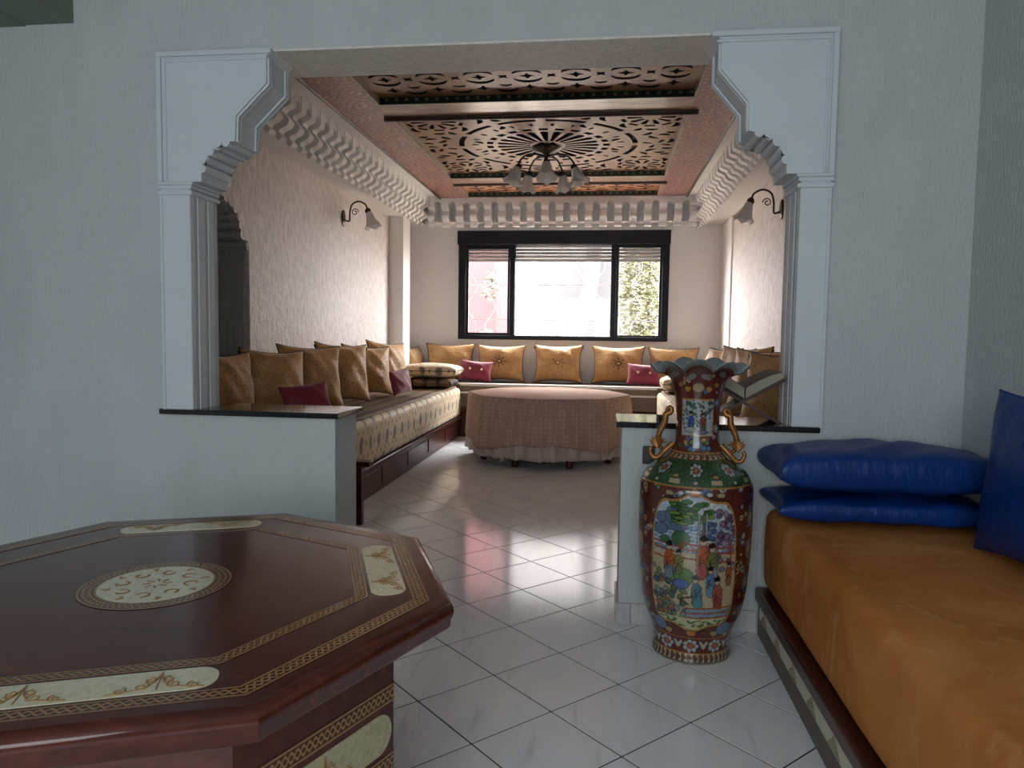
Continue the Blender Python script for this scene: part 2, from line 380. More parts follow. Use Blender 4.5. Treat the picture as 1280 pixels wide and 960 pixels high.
# near room: right, left, back walls, ceilings
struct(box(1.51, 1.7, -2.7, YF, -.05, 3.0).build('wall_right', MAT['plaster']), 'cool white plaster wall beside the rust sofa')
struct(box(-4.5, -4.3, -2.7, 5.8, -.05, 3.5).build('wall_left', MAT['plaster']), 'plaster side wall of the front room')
bw = MB().box(-4.3, -2.15, -2.7, -2.5, -.05, 3).box(.75, 1.51, -2.7, -2.5, -.05, 3).box(-2.15, .75, -2.7, -2.5, -.05, .97).box(-2.15, .75, -2.7, -2.5, 2.47, 3)
struct(bw.build('wall_back', MAT['plaster']), 'plaster wall with the added front room window')
bwin = thing('window_2', 'unseen added front room window, closed white blind blocking the sky', None, (-.7, -2.6, .97), kind='structure')
for a, b, c, d in ((-2.15, -2.07, .97, 2.47), (.67, .75, .97, 2.47), (-.74, -.66, 1.05, 2.39), (-2.07, .67, .97, 1.05), (-2.07, .67, 2.39, 2.47)): box(a, b, -2.66, -2.58, c, d).build('frame', MAT['blackalu'], bwin)
box(-2.15, .75, -2.57, -2.55, .97, 2.47).build('blind', MAT['white_trim'], bwin)  # added, never in view: keeps sky light out behind the lamp
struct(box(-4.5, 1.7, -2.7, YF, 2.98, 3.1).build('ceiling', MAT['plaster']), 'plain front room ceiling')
struct(box(-2.79, -2.54, -2.5, YF, 2.757, 2.98).build('trim_7', MAT['olive']), 'grey ceiling beam meeting the dividing wall')
struct(box(-4.3, -2.79, -2.5, YF, 2.752, 2.98).build('trim_8', MAT['olive']), 'dark dropped soffit left of the ceiling beam')
# salon walls
def flutes(cx, cz, r, sgn, n=5):
    pts = []
    for i in range(n):
        a0 = PI / 2 + (PI / 2) * i / n; a1 = PI / 2 + (PI / 2) * (i + 1) / n
        p0 = Vector((cx + sgn * r * math.cos(a0), cz + r * math.sin(a0))); p1 = Vector((cx + sgn * r * math.cos(a1), cz + r * math.sin(a1)))
        m = (p0 + p1) / 2; h = (p1 - p0).length / 2; u = (p1 - p0).normalized(); nrm = (Vector((cx, cz)) - m).normalized()
        for k in range(7):
            a = PI * k / 6; pts.append(tuple(m - u * h * math.cos(a) + nrm * h * .9 * math.sin(a)))
    return pts
side_arch = [(4.80, 2.6), (4.80, 2.50), (4.93, 2.37), (4.94, 2.27)] + flutes(4.97, 2.0, .27, -1, 6) + [(5.31, 2.0), (5.335, 1.95), (5.335, -.05)]
lw = struct(MB().prism([(YW, -.05), (YW, 3.5), (YB, 3.5), (YB, 2.6)] + side_arch, -2.80, XL, 'x').build('wall_salon_left', MAT['texwall']), 'pearly rough textured wall behind the long left sofa')
struct(box(XR, 1.7, YB, YW + .2, -.05, 3.5).build('wall_salon_right', MAT['texwall']), 'pearly rough textured wall of the salon with a lamp')
box(XR - .02, XR, 9.05, YW, 0, 2.78).build('smooth_strip', MAT['salon_white'], bpy.data.objects['wall_salon_right'])
wx0, wx1, wz0, wz1 = -1.95, .79, 1.27, 2.69
fwm = MB().box(-3.05, wx0, YW, 10.0, -.05, 3.5).box(wx1, 1.51, YW, 10.0, -.05, 3.5).box(wx0, wx1, YW, 10.0, -.05, wz0).box(wx0, wx1, YW, 10.0, wz1, 3.5)
struct(fwm.build('wall_window', MAT['salon_white']), 'smooth white wall around the wide black window')
struct(box(XL, -2.545, 9.0, 9.32, 0, 2.80).build('wall_column', MAT['salon_white'], bevel=.004), 'square white column in the corner of the salon')
struct(box(-4.3, -3.05, 5.6, 5.8, -.05, 3.5).build('wall_alcove', MAT['plaster']), 'wall of the dim alcove behind the side arch')
struct(box(-4.5, 1.7, YB, 10.2, 3.5, 3.65).build('ceiling_slab', MAT['salon_white']), 'roof slab over the salon')

# skirting tiles
def skirt(name, label, segs, axis, at, out):
    t = thing(name, label, None, kind='structure')
    for a, b in segs:
        bx = box(a, b, at, at + out, 0, .098) if axis == 'x' else box(at, at + out, a, b, 0, .098)
        bx.build('skirting_tile', MAT['skirt'], t, bevel=.003, seg=1)
xs = [.084, .145, .478, .70]
skirt('baseboard_front', 'grey marble skirting tiles along the low wall', [(xs[i] + .0015, xs[i + 1] - .0015) for i in range(3)], 'x', YF, -.012)
skirt('baseboard_end', 'grey skirting tile on the low wall end', [(3.25, 3.4), (3.403, 3.55)], 'y', .088, -.012)

# counter slabs
tag(box(-2.125, -1.226, 3.235, 3.59, .900, .926).build('counter_slab', MAT['granite'], bevel=.004), 'polished black granite slab on the low wall beside the long sofa', 'counter top')
tag(box(.062, .930, 3.235, 3.59, .900, .926).build('counter_slab', MAT['granite'], bevel=.004), 'polished black granite slab behind the tall painted vase', 'counter top')

# arch trim
def offs(path, d):
    out = []; P = [Vector(p) for p in path]
    for i, p in enumerate(P):
        t = (P[min(i + 1, len(P) - 1)] - P[max(i - 1, 0)]).normalized(); out.append((p.x + t.y * d, p.y - t.x * d))
    return out
def arch_side(name, label, s, xo, xi, xt, lip, arc_c, arc_r, mid, d2, d1, ya, yb, axis, mat, shaft_z=0.925):
    """one side of an arch: pilaster shaft, necking, stepped and fluted capital. s=+1 opening towards +."""
    t = thing(name, label, None, kind='structure')
    fl_ = flutes(arc_c, 2.04, arc_r, s)
    inner = [(d1, 2.56), (d1, 2.443), (d2, 2.30), (mid, 2.183)]
    outl = [(xo, 2.0), (xo, 2.594), (xt, 2.594)] + inner + fl_ + [(lip, 2.0)]
    A, B = ya, yb
    MB().prism(outl, A, B, axis).build('capital', mat, t)
    f = -1 if B > A else 1
    def bar(x0, x1, a, b, z0, z1):
        x0, x1 = min(x0, x1), max(x0, x1); a, b = min(a, b), max(a, b)
        return box(x0, x1, a, b, z0, z1) if axis == 'y' else box(a, b, x0, x1, z0, z1)
    for (z0, z1, e) in ((2.572, 2.596, .012), (2.548, 2.562, .007)):
        bar(xo - s * .002 if e > .01 else xo + s * .03, xt - s * (.0 if e > .01 else .02), A, A + f * e, z0, z1).build('moulding', mat, t, bevel=.003, seg=1)
    for (o0, o1, e) in ((-.002, .022, .012), (.032, .044, .007)):
        bar(xo + s * o0, xo + s * o1, A, A + f * e, 2.0, 2.572 if e > .01 else 2.548).build('moulding', mat, t, bevel=.003, seg=1)
    dep = abs(B - A)
    for (q0, q1) in ((.012, .026), (.038, .050), (dep - .05, dep - .038), (dep - .026, dep - .012)):
        path = inner; of = offs(path, -s * .009)
        MB().prism(path + of[::-1], A - f * q0, A - f * q1, axis).build('edge_moulding', mat, t)
    top = [(xt, 2.594), (d1, 2.56)]
    # necking
    for (z0, z1, e) in ((1.985, 2.0, .020), (1.967, 1.985, .011), (1.940, 1.960, .015)):
        bar(xo - s * .004, xi + s * e, A + f * e * .6, B - f * e * .6, z0, z1).build('necking', mat, t, bevel=.003, seg=1)
    bar(xo + s * .005, xi, A, B + f * .0, shaft_z, 1.975).build('shaft', mat, t, bevel=.004, seg=1)
    for q0, q1 in ((.06, .12), (.15, .20)):
        bar(xi, xi + s * .005, A - f * q0, A - f * q1, shaft_z, 1.94).build('reed', mat, t)
    bar(xo + s * .005, xo + s * .017, A, A + f * .006, shaft_z, 1.94).build('reed', mat, t)
    return t
arch_side('trim_1', 'white plaster pilaster and stepped capital beside the long sofa', 1, -2.100, -1.946, -1.538, -1.886, -1.745, .142, -1.719, -1.713, -1.563, 3.232, 3.47, 'y', MAT['gypsum'])
arch_side('trim_2', 'white plaster pilaster and stepped capital behind the vase', -1, .938, .808, .424, .748, .612, .136, .588, .585, .464, 3.232, 3.47, 'y', MAT['gypsum'])
t3 = thing('trim_3', 'grey fluted jamb and corbel of the dim side arch', None, kind='structure')
MB().prism([(5.6, 1.95), (5.6, 3.5), (YB, 3.5), (YB, 2.6)] + [(p[0] + .012, p[1]) for p in side_arch[:-1]], -3.05, -2.80, 'x').build('corbel', MAT['jamb'], t3)
box(-3.05, -2.80, 5.335, 5.6, 0, 1.95).build('jamb', MAT['jamb'], t3)
for z0, z1, e in ((1.93, 1.95, .03), (1.955, 1.985, .04)): box(-3.05, -2.735, 5.335 - e, 5.335, z0, z1).build('necking', MAT['jamb'], t3)
for k in range(5): box(-2.80 - k * .05, -2.775 - k * .05, 5.322, 5.335, 0, 1.93).build('reed', MAT['jamb'], t3)

# ------------------------------------------------------------------ salon window
win = thing('window_1', 'wide black aluminium window with three panes and rolled shutter', None, (-.58, 9.78, 1.25), kind='structure')
zb, zt_ = 1.25, 2.60
def wpart(n, *a, m='blackalu', bev=.004): return box(*a).build(n, MAT[m], win, bevel=bev, seg=1)
wpart('shutter_box', -1.995, .832, 9.70, 9.86, 2.525, 2.705)
wpart('frame_rail', -1.985, .825, 9.74, 9.87, 1.25, 1.306)
wpart('frame_stile', -1.985, -1.885, 9.74, 9.87, 1.30, 2.53); wpart('frame_stile', .735, .825, 9.74, 9.87, 1.30, 2.53)
wpart('mullion', -1.285, -1.215, 9.75, 9.88, 1.30, 2.53); wpart('mullion', .07, .140, 9.75, 9.88, 1.30, 2.53)
for a, b, z0, z1 in ((-1.885, -1.285, 1.34, 2.47), (.140, .735, 1.328, 2.487)):
    s_ = thing('sash', None, None, ((a + b) / 2, 9.80, z0)); s_.parent = win; s_.matrix_parent_inverse = win.matrix_basis.inverted()
    m = MB().box(a, a + .028, 9.79, 9.83, 1.30, 2.53).box(b - .026, b, 9.79, 9.83, 1.30, 2.53).box(a + .028, b - .026, 9.79, 9.83, 1.30, z0).box(a + .028, b - .026, 9.79, 9.83, z1, 2.53)
    m.build('sash_frame', MAT['blackalu'], s_); box(a + .02, b - .02, 9.808, 9.812, z0 - .02, z1 + .02).build('pane', MAT['pane'], s_)
    box(a + .028, a + .034, 9.788, 9.80, z0, z1).build('bead', MAT['railing'], s_); box(b - .032, b - .026, 9.788, 9.80, z0, z1).build('bead', MAT['railing'], s_)
box(-1.215, .07, 9.828, 9.832, 1.306, 2.52).build('pane', MAT['pane'], win)
zz = 2.31
for k in range(5):
    MB().prism([(9.88, zz), (9.895, zz + .004), (9.90, zz + .02), (9.895, zz + .038), (9.88, zz + .043), (9.885, zz + .02)], -1.94, .78, 'x').build('shutter_slat', MAT['shutter'], win); zz += .046
wpart('sill', -1.95, .79, 9.86, 10.08, 1.24, 1.27, m='white_trim')
gr = thing('window_grille', 'pale wrought iron grille of scrolls outside the window', 'grille', (-.58, 9.96, 1.27))
for z in (1.52, 2.0): MB().tube([(-1.95, 9.96, z), (.79, 9.96, z)], .006, 6).build('bar', MAT['railing'], gr)
for i in range(11):
    x = -1.83 + i * .25; ph = (i % 2) * PI
    MB().tube([(x + .07 * math.sin(ph + k * PI / 6), 9.965, 1.27 + k * .0475) for k in range(31)], .0035, 5).build('scroll_bar', MAT['railing'], gr)

# ------------------------------------------------------------------ salon ceiling and cornice
ZC = 3.08
ce = thing('ceiling', 'carved and painted wooden coffered ceiling of the salon', None, (-.58, 7, ZC), kind='structure')
CX0, CX1 = -1.79, .63; WX0, WX1 = -2.175, 1.0; WY0, WY1 = 3.75, 9.48
for a in ((XL, WX0, YB, YW), (WX1, XR, YB, YW), (WX0, WX1, WY1, YW), (WX0, WX1, 3.6, WY0)):
    box(a[0], a[1], a[2], a[3], ZC + .012, ZC + .06).build('plaster_margin', MAT['cornice'], ce)
cof = [(4.82, 5.60), (5.96, 8.24), (8.58, 9.33)]
for nm, a in (('border_board', (WX0, CX0, WY0, WY1)), ('border_board', (CX1, WX1, WY0, WY1)), ('border_board', (CX0, CX1, WY0, 4.82)), ('border_board', (CX0, CX1, 9.33, WY1))):
    box(a[0], a[1], a[2], a[3], ZC, ZC + .08).build(nm, MAT['border'], ce)
for a, b in ((5.60, 5.96), (8.24, 8.58)): box(CX0, CX1, a, b, ZC, ZC + .08).build('cross_rail', MAT['tan'], ce)
def halfround(p, r): return MB().tube(p, r, 10)
halfround([(CX0 - .05, 5.93, ZC - .004), (CX1 + .06, 5.93, ZC - .004)], .028).build('rail_bead', MAT['wornwood'], ce, smooth=60)
halfround([(CX0 - .02, 8.55, ZC - .004), (CX1 + .04, 8.55, ZC - .004)], .022).build('rail_bead', MAT['wornwood'], ce, smooth=60)
for x in (WX0 + .01, WX1 - .01): halfround([(x, WY0, ZC - .004), (x, WY1, ZC - .004)], .013).build('edge_bead', MAT['wornwood'], ce, smooth=60)
halfround([(WX0, WY1 - .01, ZC - .004), (WX1, WY1 - .01, ZC - .004)], .016).build('edge_bead', MAT['wornwood'], ce, smooth=60)

def lattice(name, x0, x1, y0, y1, z, holes, mat, th=.03):
    cu = bpy.data.curves.new(name, 'CURVE'); cu.dimensions = '2D'; cu.fill_mode = 'BOTH'; cu.extrude = th / 2
    def poly(pts):
        s = cu.splines.new('POLY'); s.points.add(len(pts) - 1); s.use_cyclic_u = True
        for p, q in zip(s.points, pts): p.co = (q[0], q[1], 0, 1)
    poly([(x0, y0), (x1, y0), (x1, y1), (x0, y1)])
    for h in holes: poly(h)
    tmp = bpy.data.objects.new('tmp', cu); COL.objects.link(tmp)
    me = bpy.data.meshes.new_from_object(tmp.evaluated_get(bpy.context.evaluated_depsgraph_get())); bpy.data.objects.remove(tmp)
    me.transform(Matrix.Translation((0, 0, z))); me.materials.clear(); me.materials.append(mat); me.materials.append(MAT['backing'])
    for p in me.polygons: p.material_index = 1 if abs(p.normal.z) < .5 else 0  # upright slot faces get the dark colour as painted shade
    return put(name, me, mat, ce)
class Holes:
    def __init__(s, x0, x1, y0, y1): s.b = (x0, x1, y0, y1); s.h = []; s.c = []
    def ok(s, pts, gap=.018):
        for p in pts:
            if not (s.b[0] + .02 < p[0] < s.b[1] - .02 and s.b[2] + .02 < p[1] < s.b[3] - .02): return False
        a = np.array(pts)
        for q in s.c:
            if np.min(np.hypot(a[:, None, 0] - q[None, :, 0], a[:, None, 1] - q[None, :, 1])) < gap: return False
        return True
    def add(s, pts, gap=.018):
        # densify for the distance test
        if not s.ok(pts, gap): return False
        s.h.append(pts); a = np.array(pts); b = np.roll(a, -1, 0); s.c.append(np.vstack([a, (a + b) / 2, a * .75 + b * .25, a * .25 + b * .75])); return True
    def arc(s, cx, cy, r, a0, a1, w, n=8, gap=.018, taper=False):
        P = []; 
        for k in range(n + 1):
            a = a0 + (a1 - a0) * k / n; ww = w * (math.sin(PI * k / n) * .8 + .2) if taper else w
            P.append((cx + (r + ww / 2) * math.cos(a), cy + (r + ww / 2) * math.sin(a)))
        for k in range(n, -1, -1):
            a = a0 + (a1 - a0) * k / n; ww = w * (math.sin(PI * k / n) * .8 + .2) if taper else w
            P.append((cx + (r - ww / 2) * math.cos(a), cy + (r - ww / 2) * math.sin(a)))
        return s.add(P, gap)
    def slot(s, cx, cy, ang, r0, r1, w0, w1, gap=.018):
        u = (math.cos(ang), math.sin(ang)); v = (-u[1], u[0])
        f = lambda r, w: (cx + u[0] * r + v[0] * w, cy + u[1] * r + v[1] * w)
        return s.add([f(r0, -w0 / 2), f((r0 + r1) / 2, -(w0 + w1) / 4), f(r1, -w1 / 2), f(r1 + w1 * .35, 0), f(r1, w1 / 2), f((r0 + r1) / 2, (w0 + w1) / 4), f(r0, w0 / 2)], gap)
    def star(s, cx, cy, r, n=4, rot=0):
        return s.add([(cx + (r if k % 2 == 0 else r * .45) * math.cos(rot + PI * k / n), cy + (r if k % 2 == 0 else r * .45) * math.sin(rot + PI * k / n)) for k in range(2 * n)])
def rosette(H, cx, cy, n, r0, r1, w, rot=0):
    for k in range(n): H.slot(cx, cy, rot + 2 * PI * k / n, r0, r1, w * .5, w)
zl = ZC + .068
# middle panel
mx, my = (CX0 + CX1) / 2, 7.1
H = Holes(CX0, CX1, 5.96, 8.24)
for k in range(24): H.slot(mx, my, 2 * PI * k / 24, .17, .47, .026, .075, .01)
for k in range(24): H.arc(mx, my, .56, 2 * PI * (k - .28) / 24, 2 * PI * (k + .28) / 24, .06, 4, .012)
for k in range(12): H.arc(mx, my, .83, 2 * PI * (k + .10) / 12, 2 * PI * (k + .90) / 12, .05, 8)
for k in range(24): H.slot(mx, my, 2 * PI * (k + .5) / 24, .665, .72, .02, .035)
for sx in (-1, 1):
    for sy in (-1, 1):
        qx, qy = mx + sx * .93, my + sy * .84
        rosette(H, qx, qy, 10, .075, .19, .05); 
        for k in range(10): H.arc(qx, qy, .24, 2 * PI * (k - .3) / 10 + PI / 10, 2 * PI * (k + .3) / 10 + PI / 10, .035, 4)
for sx in (-1, 1): rosette(H, mx + sx * 1.03, my, 8, .05, .13, .045, PI / 8)
for sy in (-1, 1): rosette(H, mx, my + sy * 1.0, 8, .04, .1, .04, PI / 8)
random.seed(3)
for sweep in range(5):
    for a in np.arange(CX0 + .055, mx, .09):
        for b in np.arange(6.0, my, .09):
            aa = a + random.uniform(-.02, .02); bb = b + random.uniform(-.02, .02); r = random.uniform(.07, .12); s0 = random.uniform(0, 2 * PI); L = random.uniform(1.1, 1.8)
            for (u, v, t0) in ((aa, bb, s0), (2 * mx - aa, bb, PI - s0 - L), (aa, 2 * my - bb, -s0 - L), (2 * mx - aa, 2 * my - bb, PI + s0)):
                H.arc(u, v, r, t0, t0 + L, .052, 6, .021, True)
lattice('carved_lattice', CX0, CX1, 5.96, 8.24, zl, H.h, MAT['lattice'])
def strip_panel(y0, y1, mat):
    H = Holes(CX0, CX1, y0, y1); yc = (y0 + y1) / 2; p = .345; n = 7
    for k in range(n):
        x = CX0 + .173 + k * p
        for a in (PI / 2, -PI / 2): H.arc(x, yc, .112, a - 1.15, a + 1.15, .05, 8, .008, True)
        H.star(x, yc, .058, 4)
        for s in (-1, 1):
            H.star(x, yc + s * .225, .058); H.arc(x, yc + s * .43, .13, -s * PI / 2 - .65, -s * PI / 2 + .65, .05, 6, .012, True)
            H.star(x + p / 2, yc + s * .0, .048, 4, PI / 4)
            H.arc(x + p / 2, yc + s * .22, .085, s * PI / 2 - 1.2, s * PI / 2 + 1.2, .05, 6, .012, True)
            H.arc(x + p / 2, yc + s * .13, .05, s * PI / 2 - 1.1, s * PI / 2 + 1.1, .04, 6, .012, True)
    return lattice('carved_lattice', CX0, CX1, y0, y1, zl, H.h, mat)
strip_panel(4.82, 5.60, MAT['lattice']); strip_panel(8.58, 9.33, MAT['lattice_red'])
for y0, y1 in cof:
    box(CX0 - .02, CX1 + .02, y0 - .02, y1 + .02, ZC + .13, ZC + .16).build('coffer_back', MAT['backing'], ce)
    box(CX0, CX1, y1 - .012, y1, ZC, ZC + .14).build('coffer_edge', MAT['green'], ce)
    box(CX0, CX1, y0, y0 + .012, ZC, ZC + .14).build('coffer_edge', MAT['green'], ce)
    box(CX0, CX0 + .012, y0 + .012, y1 - .012, ZC, ZC + .14).build('coffer_edge', MAT['coffer_side'], ce)
    box(CX1 - .012, CX1, y0 + .012, y1 - .012, ZC, ZC + .14).build('coffer_edge', MAT['coffer_side'], ce)

# cornice: plain backing plus a row of scalloped fins on each wall
prof = [(p.x, p.y) for p in spline([(.42, 3.088), (.42, 3.04), (.42, 2.99), (.405, 2.965), (.36, 2.945), (.350, 2.92), (.385, 2.885), (.402, 2.85), (.380, 2.815), (.335, 2.795), (.325, 2.772), (.345, 2.748), (.335, 2.722), (.312, 2.716), (.298, 2.74)], 4)]
prof += [(.27, 2.785), (.16, 2.79), (.16, 3.088)]
PITCH_F = .187; th = .092
fin = MB().prism([(a, b) for a, b in prof], -th / 2, th / 2, 'y')
gap = PITCH_F - th; g0 = th / 2
arch = [(g0, 3.088), (g0 + gap, 3.088)] + [(g0 + gap / 2 + gap / 2 * math.cos(PI * k / 8), 2.985 + gap / 2 * math.sin(PI * k / 8)) for k in range(9)]
fin.prism(arch, .17, .412, 'x')
finm = fin.mesh('fin', 35); finm.materials.append(MAT['cornice'])     # x = out from wall, y = along
def cornice(name, label, org, ang, n, L):
    t = thing(name, label, None, org, kind='structure'); t.rotation_euler = (0, 0, ang); M = Matrix.Translation(org) @ Matrix.Rotation(ang, 4, 'Z')
    def p(nm, me):
        o = bpy.data.objects.new(nm, me); COL.objects.link(o); o.parent = t
        if not me.materials: me.materials.append(MAT['cornice'])
        return o
    p('backing', MB().prism([(0, 2.785), (.27, 2.785), (.27, 2.802), (.18, 2.81), (.18, 3.09), (0, 3.09)], 0, L, 'y').mesh('backing'))
    for k in range(n): o = p('fin', finm); o.location = (0, .10 + k * PITCH_F, 0)
cornice('trim_4', 'white scalloped plaster cornice over the long left sofa', (XL, 3.62, 0), 0, 31, 6.17)
cornice('trim_5', 'white scalloped plaster cornice over the black window', (XL + .34, YW, 0), -PI / 2, 19, 3.56)
cornice('trim_6', 'white scalloped plaster cornice over the right sofa', (XR, YW, 0), PI, 31, 6.17)

# ------------------------------------------------------------------ octagonal table in front
TX, TY, TZ, TR = -1.0425, 1.5675, .70, .72
def octo(r, n=8): return [(TX + r * math.cos(k * PI / 4), TY + r * math.sin(k * PI / 4)) for k in range(n)]
tb = thing('octagonal_table', 'polished mahogany octagonal table inlaid with mother of pearl panels', 'table', (TX, TY, 0))
def loft(name, rings, mat, parent, smooth=None):
    m = MB(); n = 8
    vs_ = [(x, y, z) for r, z in rings for x, y in octo(r)]
    fs = [(i * n + k, i * n + (k + 1) % n, (i + 1) * n + (k + 1) % n, (i + 1) * n + k) for i in range(len(rings) - 1) for k in range(n)]
    fs += [tuple(range(n))[::-1], tuple(range((len(rings) - 1) * n, len(rings) * n))]
    return m.add(vs_, fs).build(name, mat, parent, smooth)
edge = [(.60, .636), (.700, .636), (.708, .639), (.712, .645), (.713, .660), (.718, .668), (.720, .678), (.7185, .688), (.713, .695), (.704, .699), (.690, .700)]
top = loft('table_top', edge, MAT['mahogany'], tb, 38)
body = loft('drum', [(.58, .06), (.58, .63)], MAT['mahogany'], tb)
loft('plinth', [(.61, 0), (.61, .05), (.585, .075), (.58, .075)], MAT['mahogany'], tb)
def ring_band(r0, r1, z, name, parent):
    m = MB(); a, b = octo(r0), octo(r1)
    for k in range(8):
        k2 = (k + 1) % 8; L1 = math.dist(b[k], b[k2]) / 2; L0 = math.dist(a[k], a[k2]) / 2
        m.add([(*b[k], z), (*b[k2], z), (*a[k2], z), (*a[k], z)], [(0, 1, 2, 3)], [(-L1, 1), (L1, 1), (L0, 0), (-L0, 0)])
        m.add([(*b[k], z - .0012), (*b[k2], z - .0012), (*b[k2], z), (*b[k], z)], [(0, 1, 2, 3)], [(0, 0)] * 4)
        m.add([(*a[k], z - .0012), (*a[k2], z - .0012), (*a[k2], z), (*a[k], z)], [(0, 1, 2, 3)], [(0, 0)] * 4)
    return m.build(name, MAT['rope'], parent)
ring_band(.624, .665, .7010, 'inlay_band', top); ring_band(.486, .521, .7010, 'inlay_band', top)
def disc_ring(cx, cy, r0, r1, z, n=64):
    m = MB(); per = .032; tot = round(2 * PI * r1 / per) * per
    vs_, fs, uv = [], [], []
    for k in range(n + 1):
        a = 2 * PI * k / n; c, s_ = math.cos(a), math.sin(a)
        vs_ += [(cx + r0 * c, cy + r0 * s_, z), (cx + r1 * c, cy + r1 * s_, z)]; uv += [(tot * k / n, 0), (tot * k / n, 1)]
    fs = [(2 * k, 2 * k + 1, 2 * k + 3, 2 * k + 2) for k in range(n)]
    return m.add(vs_, fs, uv)
disc_ring(TX, TY, .124, .168, .7010).build('medallion_band', MAT['rope'], top)
MB().prism([(TX + .126 * math.cos(2 * PI * k / 48), TY + .126 * math.sin(2 * PI * k / 48)) for k in range(48)], .6995, .7012).build('pearl_medallion', MAT['pearl'], top)
def ribbon(m, pts, r, z): m.tube([(p[0], p[1], z) for p in pts], r, 5, flat=.25)
fl_ = MB()
for k in range(8):
    a = 2 * PI * k / 8 + .2; c = (TX + .078 * math.cos(a), TY + .078 * math.sin(a))
    ribbon(fl_, [(c[0] + .014 * math.cos(t), c[1] + .014 * math.sin(t)) for t in np.linspace(a, a + 4.6, 9)], .0032, .7016)
    for d, e in ((.36, .098), (-.36, .105)):
        q = (TX + e * math.cos(a + d), TY + e * math.sin(a + d)); ribbon(fl_, [q, (q[0] + .013 * math.cos(a + d * 3), q[1] + .013 * math.sin(a + d * 3))], .0036, .7016)
    ribbon(fl_, [(TX + .015 * math.cos(a), TY + .015 * math.sin(a)), (TX + .032 * math.cos(a + .25), TY + .032 * math.sin(a + .25))], .003, .7016)
fl_.build('medallion_flowers', MAT['filigree'], top)['kind'] = 'stuff'
def round_rect(L, W, n=8, rr=None):
    rr = rr or W * .48; pts = []
    for cx_, cy_, a0 in ((L / 2 - rr, W / 2 - rr, 0), (-L / 2 + rr, W / 2 - rr, PI / 2), (-L / 2 + rr, -W / 2 + rr, PI), (L / 2 - rr, -W / 2 + rr, 1.5 * PI)):
        pts += [(cx_ + rr * math.cos(a0 + PI / 2 * k / n), cy_ + rr * math.sin(a0 + PI / 2 * k / n)) for k in range(n + 1)]
    return pts
def pyramid_scroll(m, M, w, h, r, z):
    """leafy pyramid of curls; M maps (u, v) to the surface"""
    def cr(cx, cy, rad, a0, turns):
        P = []
        for t in np.linspace(0, 1, 14):
            a = a0 + turns * 2 * PI * t; q = rad * (1 - .75 * t); P.append(M((cx + q * math.cos(a), cy + q * math.sin(a))))
        m.tube(P, r, 5)
    for s in (-1, 1):
        cr(s * w * .36, h * .16, h * .17, PI / 2 + s * .2, s * 1.2); cr(s * w * .16, h * .30, h * .19, PI / 2 + s * .2, s * 1.25); cr(s * w * .10, h * .60, h * .15, PI / 2, s * 1.1)
        m.tube([M((s * w * .48, h * .02)), M((s * w * .3, h * .1)), M((s * w * .12, h * .2)), M((s * w * .04, h * .5)), M((0, h * .95))], r, 5)
    m.tube([M((0, h * .05)), M((0, h))], r, 5)
for sidek in (0, 2, 4, 6):
    a = sidek * PI / 4 + PI / 8; ca, sa = math.cos(a), math.sin(a); ap = (.624 + .521) / 2 * math.cos(PI / 8)
    def S(p, z=.7012): return (TX + ca * (ap + p[1]) - sa * p[0], TY + sa * (ap + p[1]) + ca * p[0], z)
    L, W = .40, .082
    pts = [S(p)[:2] for p in round_rect(L, W, 8, .036)]
    pn = MB().prism(pts, .6995, .7012).build('pearl_panel', MAT['pearl'], top)
    for s in (-1, 1):
        m = MB(); pyramid_scroll(m, lambda p, s=s: Vector(S((s * .105 + p[0], .036 - p[1] * 1.0), .7014)), .16, .070, .0015, 0)
        m.build('filigree', MAT['filigree'], pn)['kind'] = 'stuff'
for k in range(8):
    a = k * PI / 4 + PI / 8; ca, sa = math.cos(a), math.sin(a); ap = .58 * math.cos(PI / 8) + .0012; hl = .58 * math.sin(PI / 8)
    def F(u, z, d=0): return (TX + ca * (ap + d) - sa * u, TY + sa * (ap + d) + ca * u, z)
    for z0, z1 in ((.46, .505), (.30, .343)):
        m = MB(); m.add([F(-hl, z0), F(hl, z0), F(hl, z1), F(-hl, z1)], [(0, 1, 2, 3)], [(-hl, 0), (hl, 0), (hl, 1), (-hl, 1)]); m.build('side_band', MAT['rope'], body)
    pts = round_rect(2 * hl - .02, .094, 6, .045); m = MB()
    m.add([F(p[0], .4005 + p[1], .0012) for p in pts] + [F(p[0], .4005 + p[1], -.001) for p in pts], [tuple(range(len(pts)))] + [(i, (i + 1) % len(pts), (i + 1) % len(pts) + len(pts), i + len(pts)) for i in range(len(pts))])
    pn = m.build('side_panel', MAT['pearl_dark'], body)
    m = MB(); pyramid_scroll(m, lambda p: Vector(F(p[0], .36 + p[1], .0012)), .2, .08, .002, 0); m.build('filigree', MAT['filigree'], pn)

# ------------------------------------------------------------------ tall painted vase
VX, VY = .388, 3.035
prof = [(.150, 0), (.160, .004), (.160, .02), (.157, .05), (.163, .105), (.180, .15), (.196, .19), (.209, .25), (.217, .312), (.225, .42), (.229, .53), (.229, .62), (.227, .70), (.219, .728), (.197, .764), (.150, .802), (.124, .82), (.098, .85), (.089, .905), (.086, .965), (.089, 1.03), (.096, 1.075), (.112, 1.135), (.140, 1.172), (.172, 1.195), (.196, 1.208)]
pr = spline([(a, b, 0) for a, b in prof], 18)
pr = [(p.x, p.y) for p in pr]
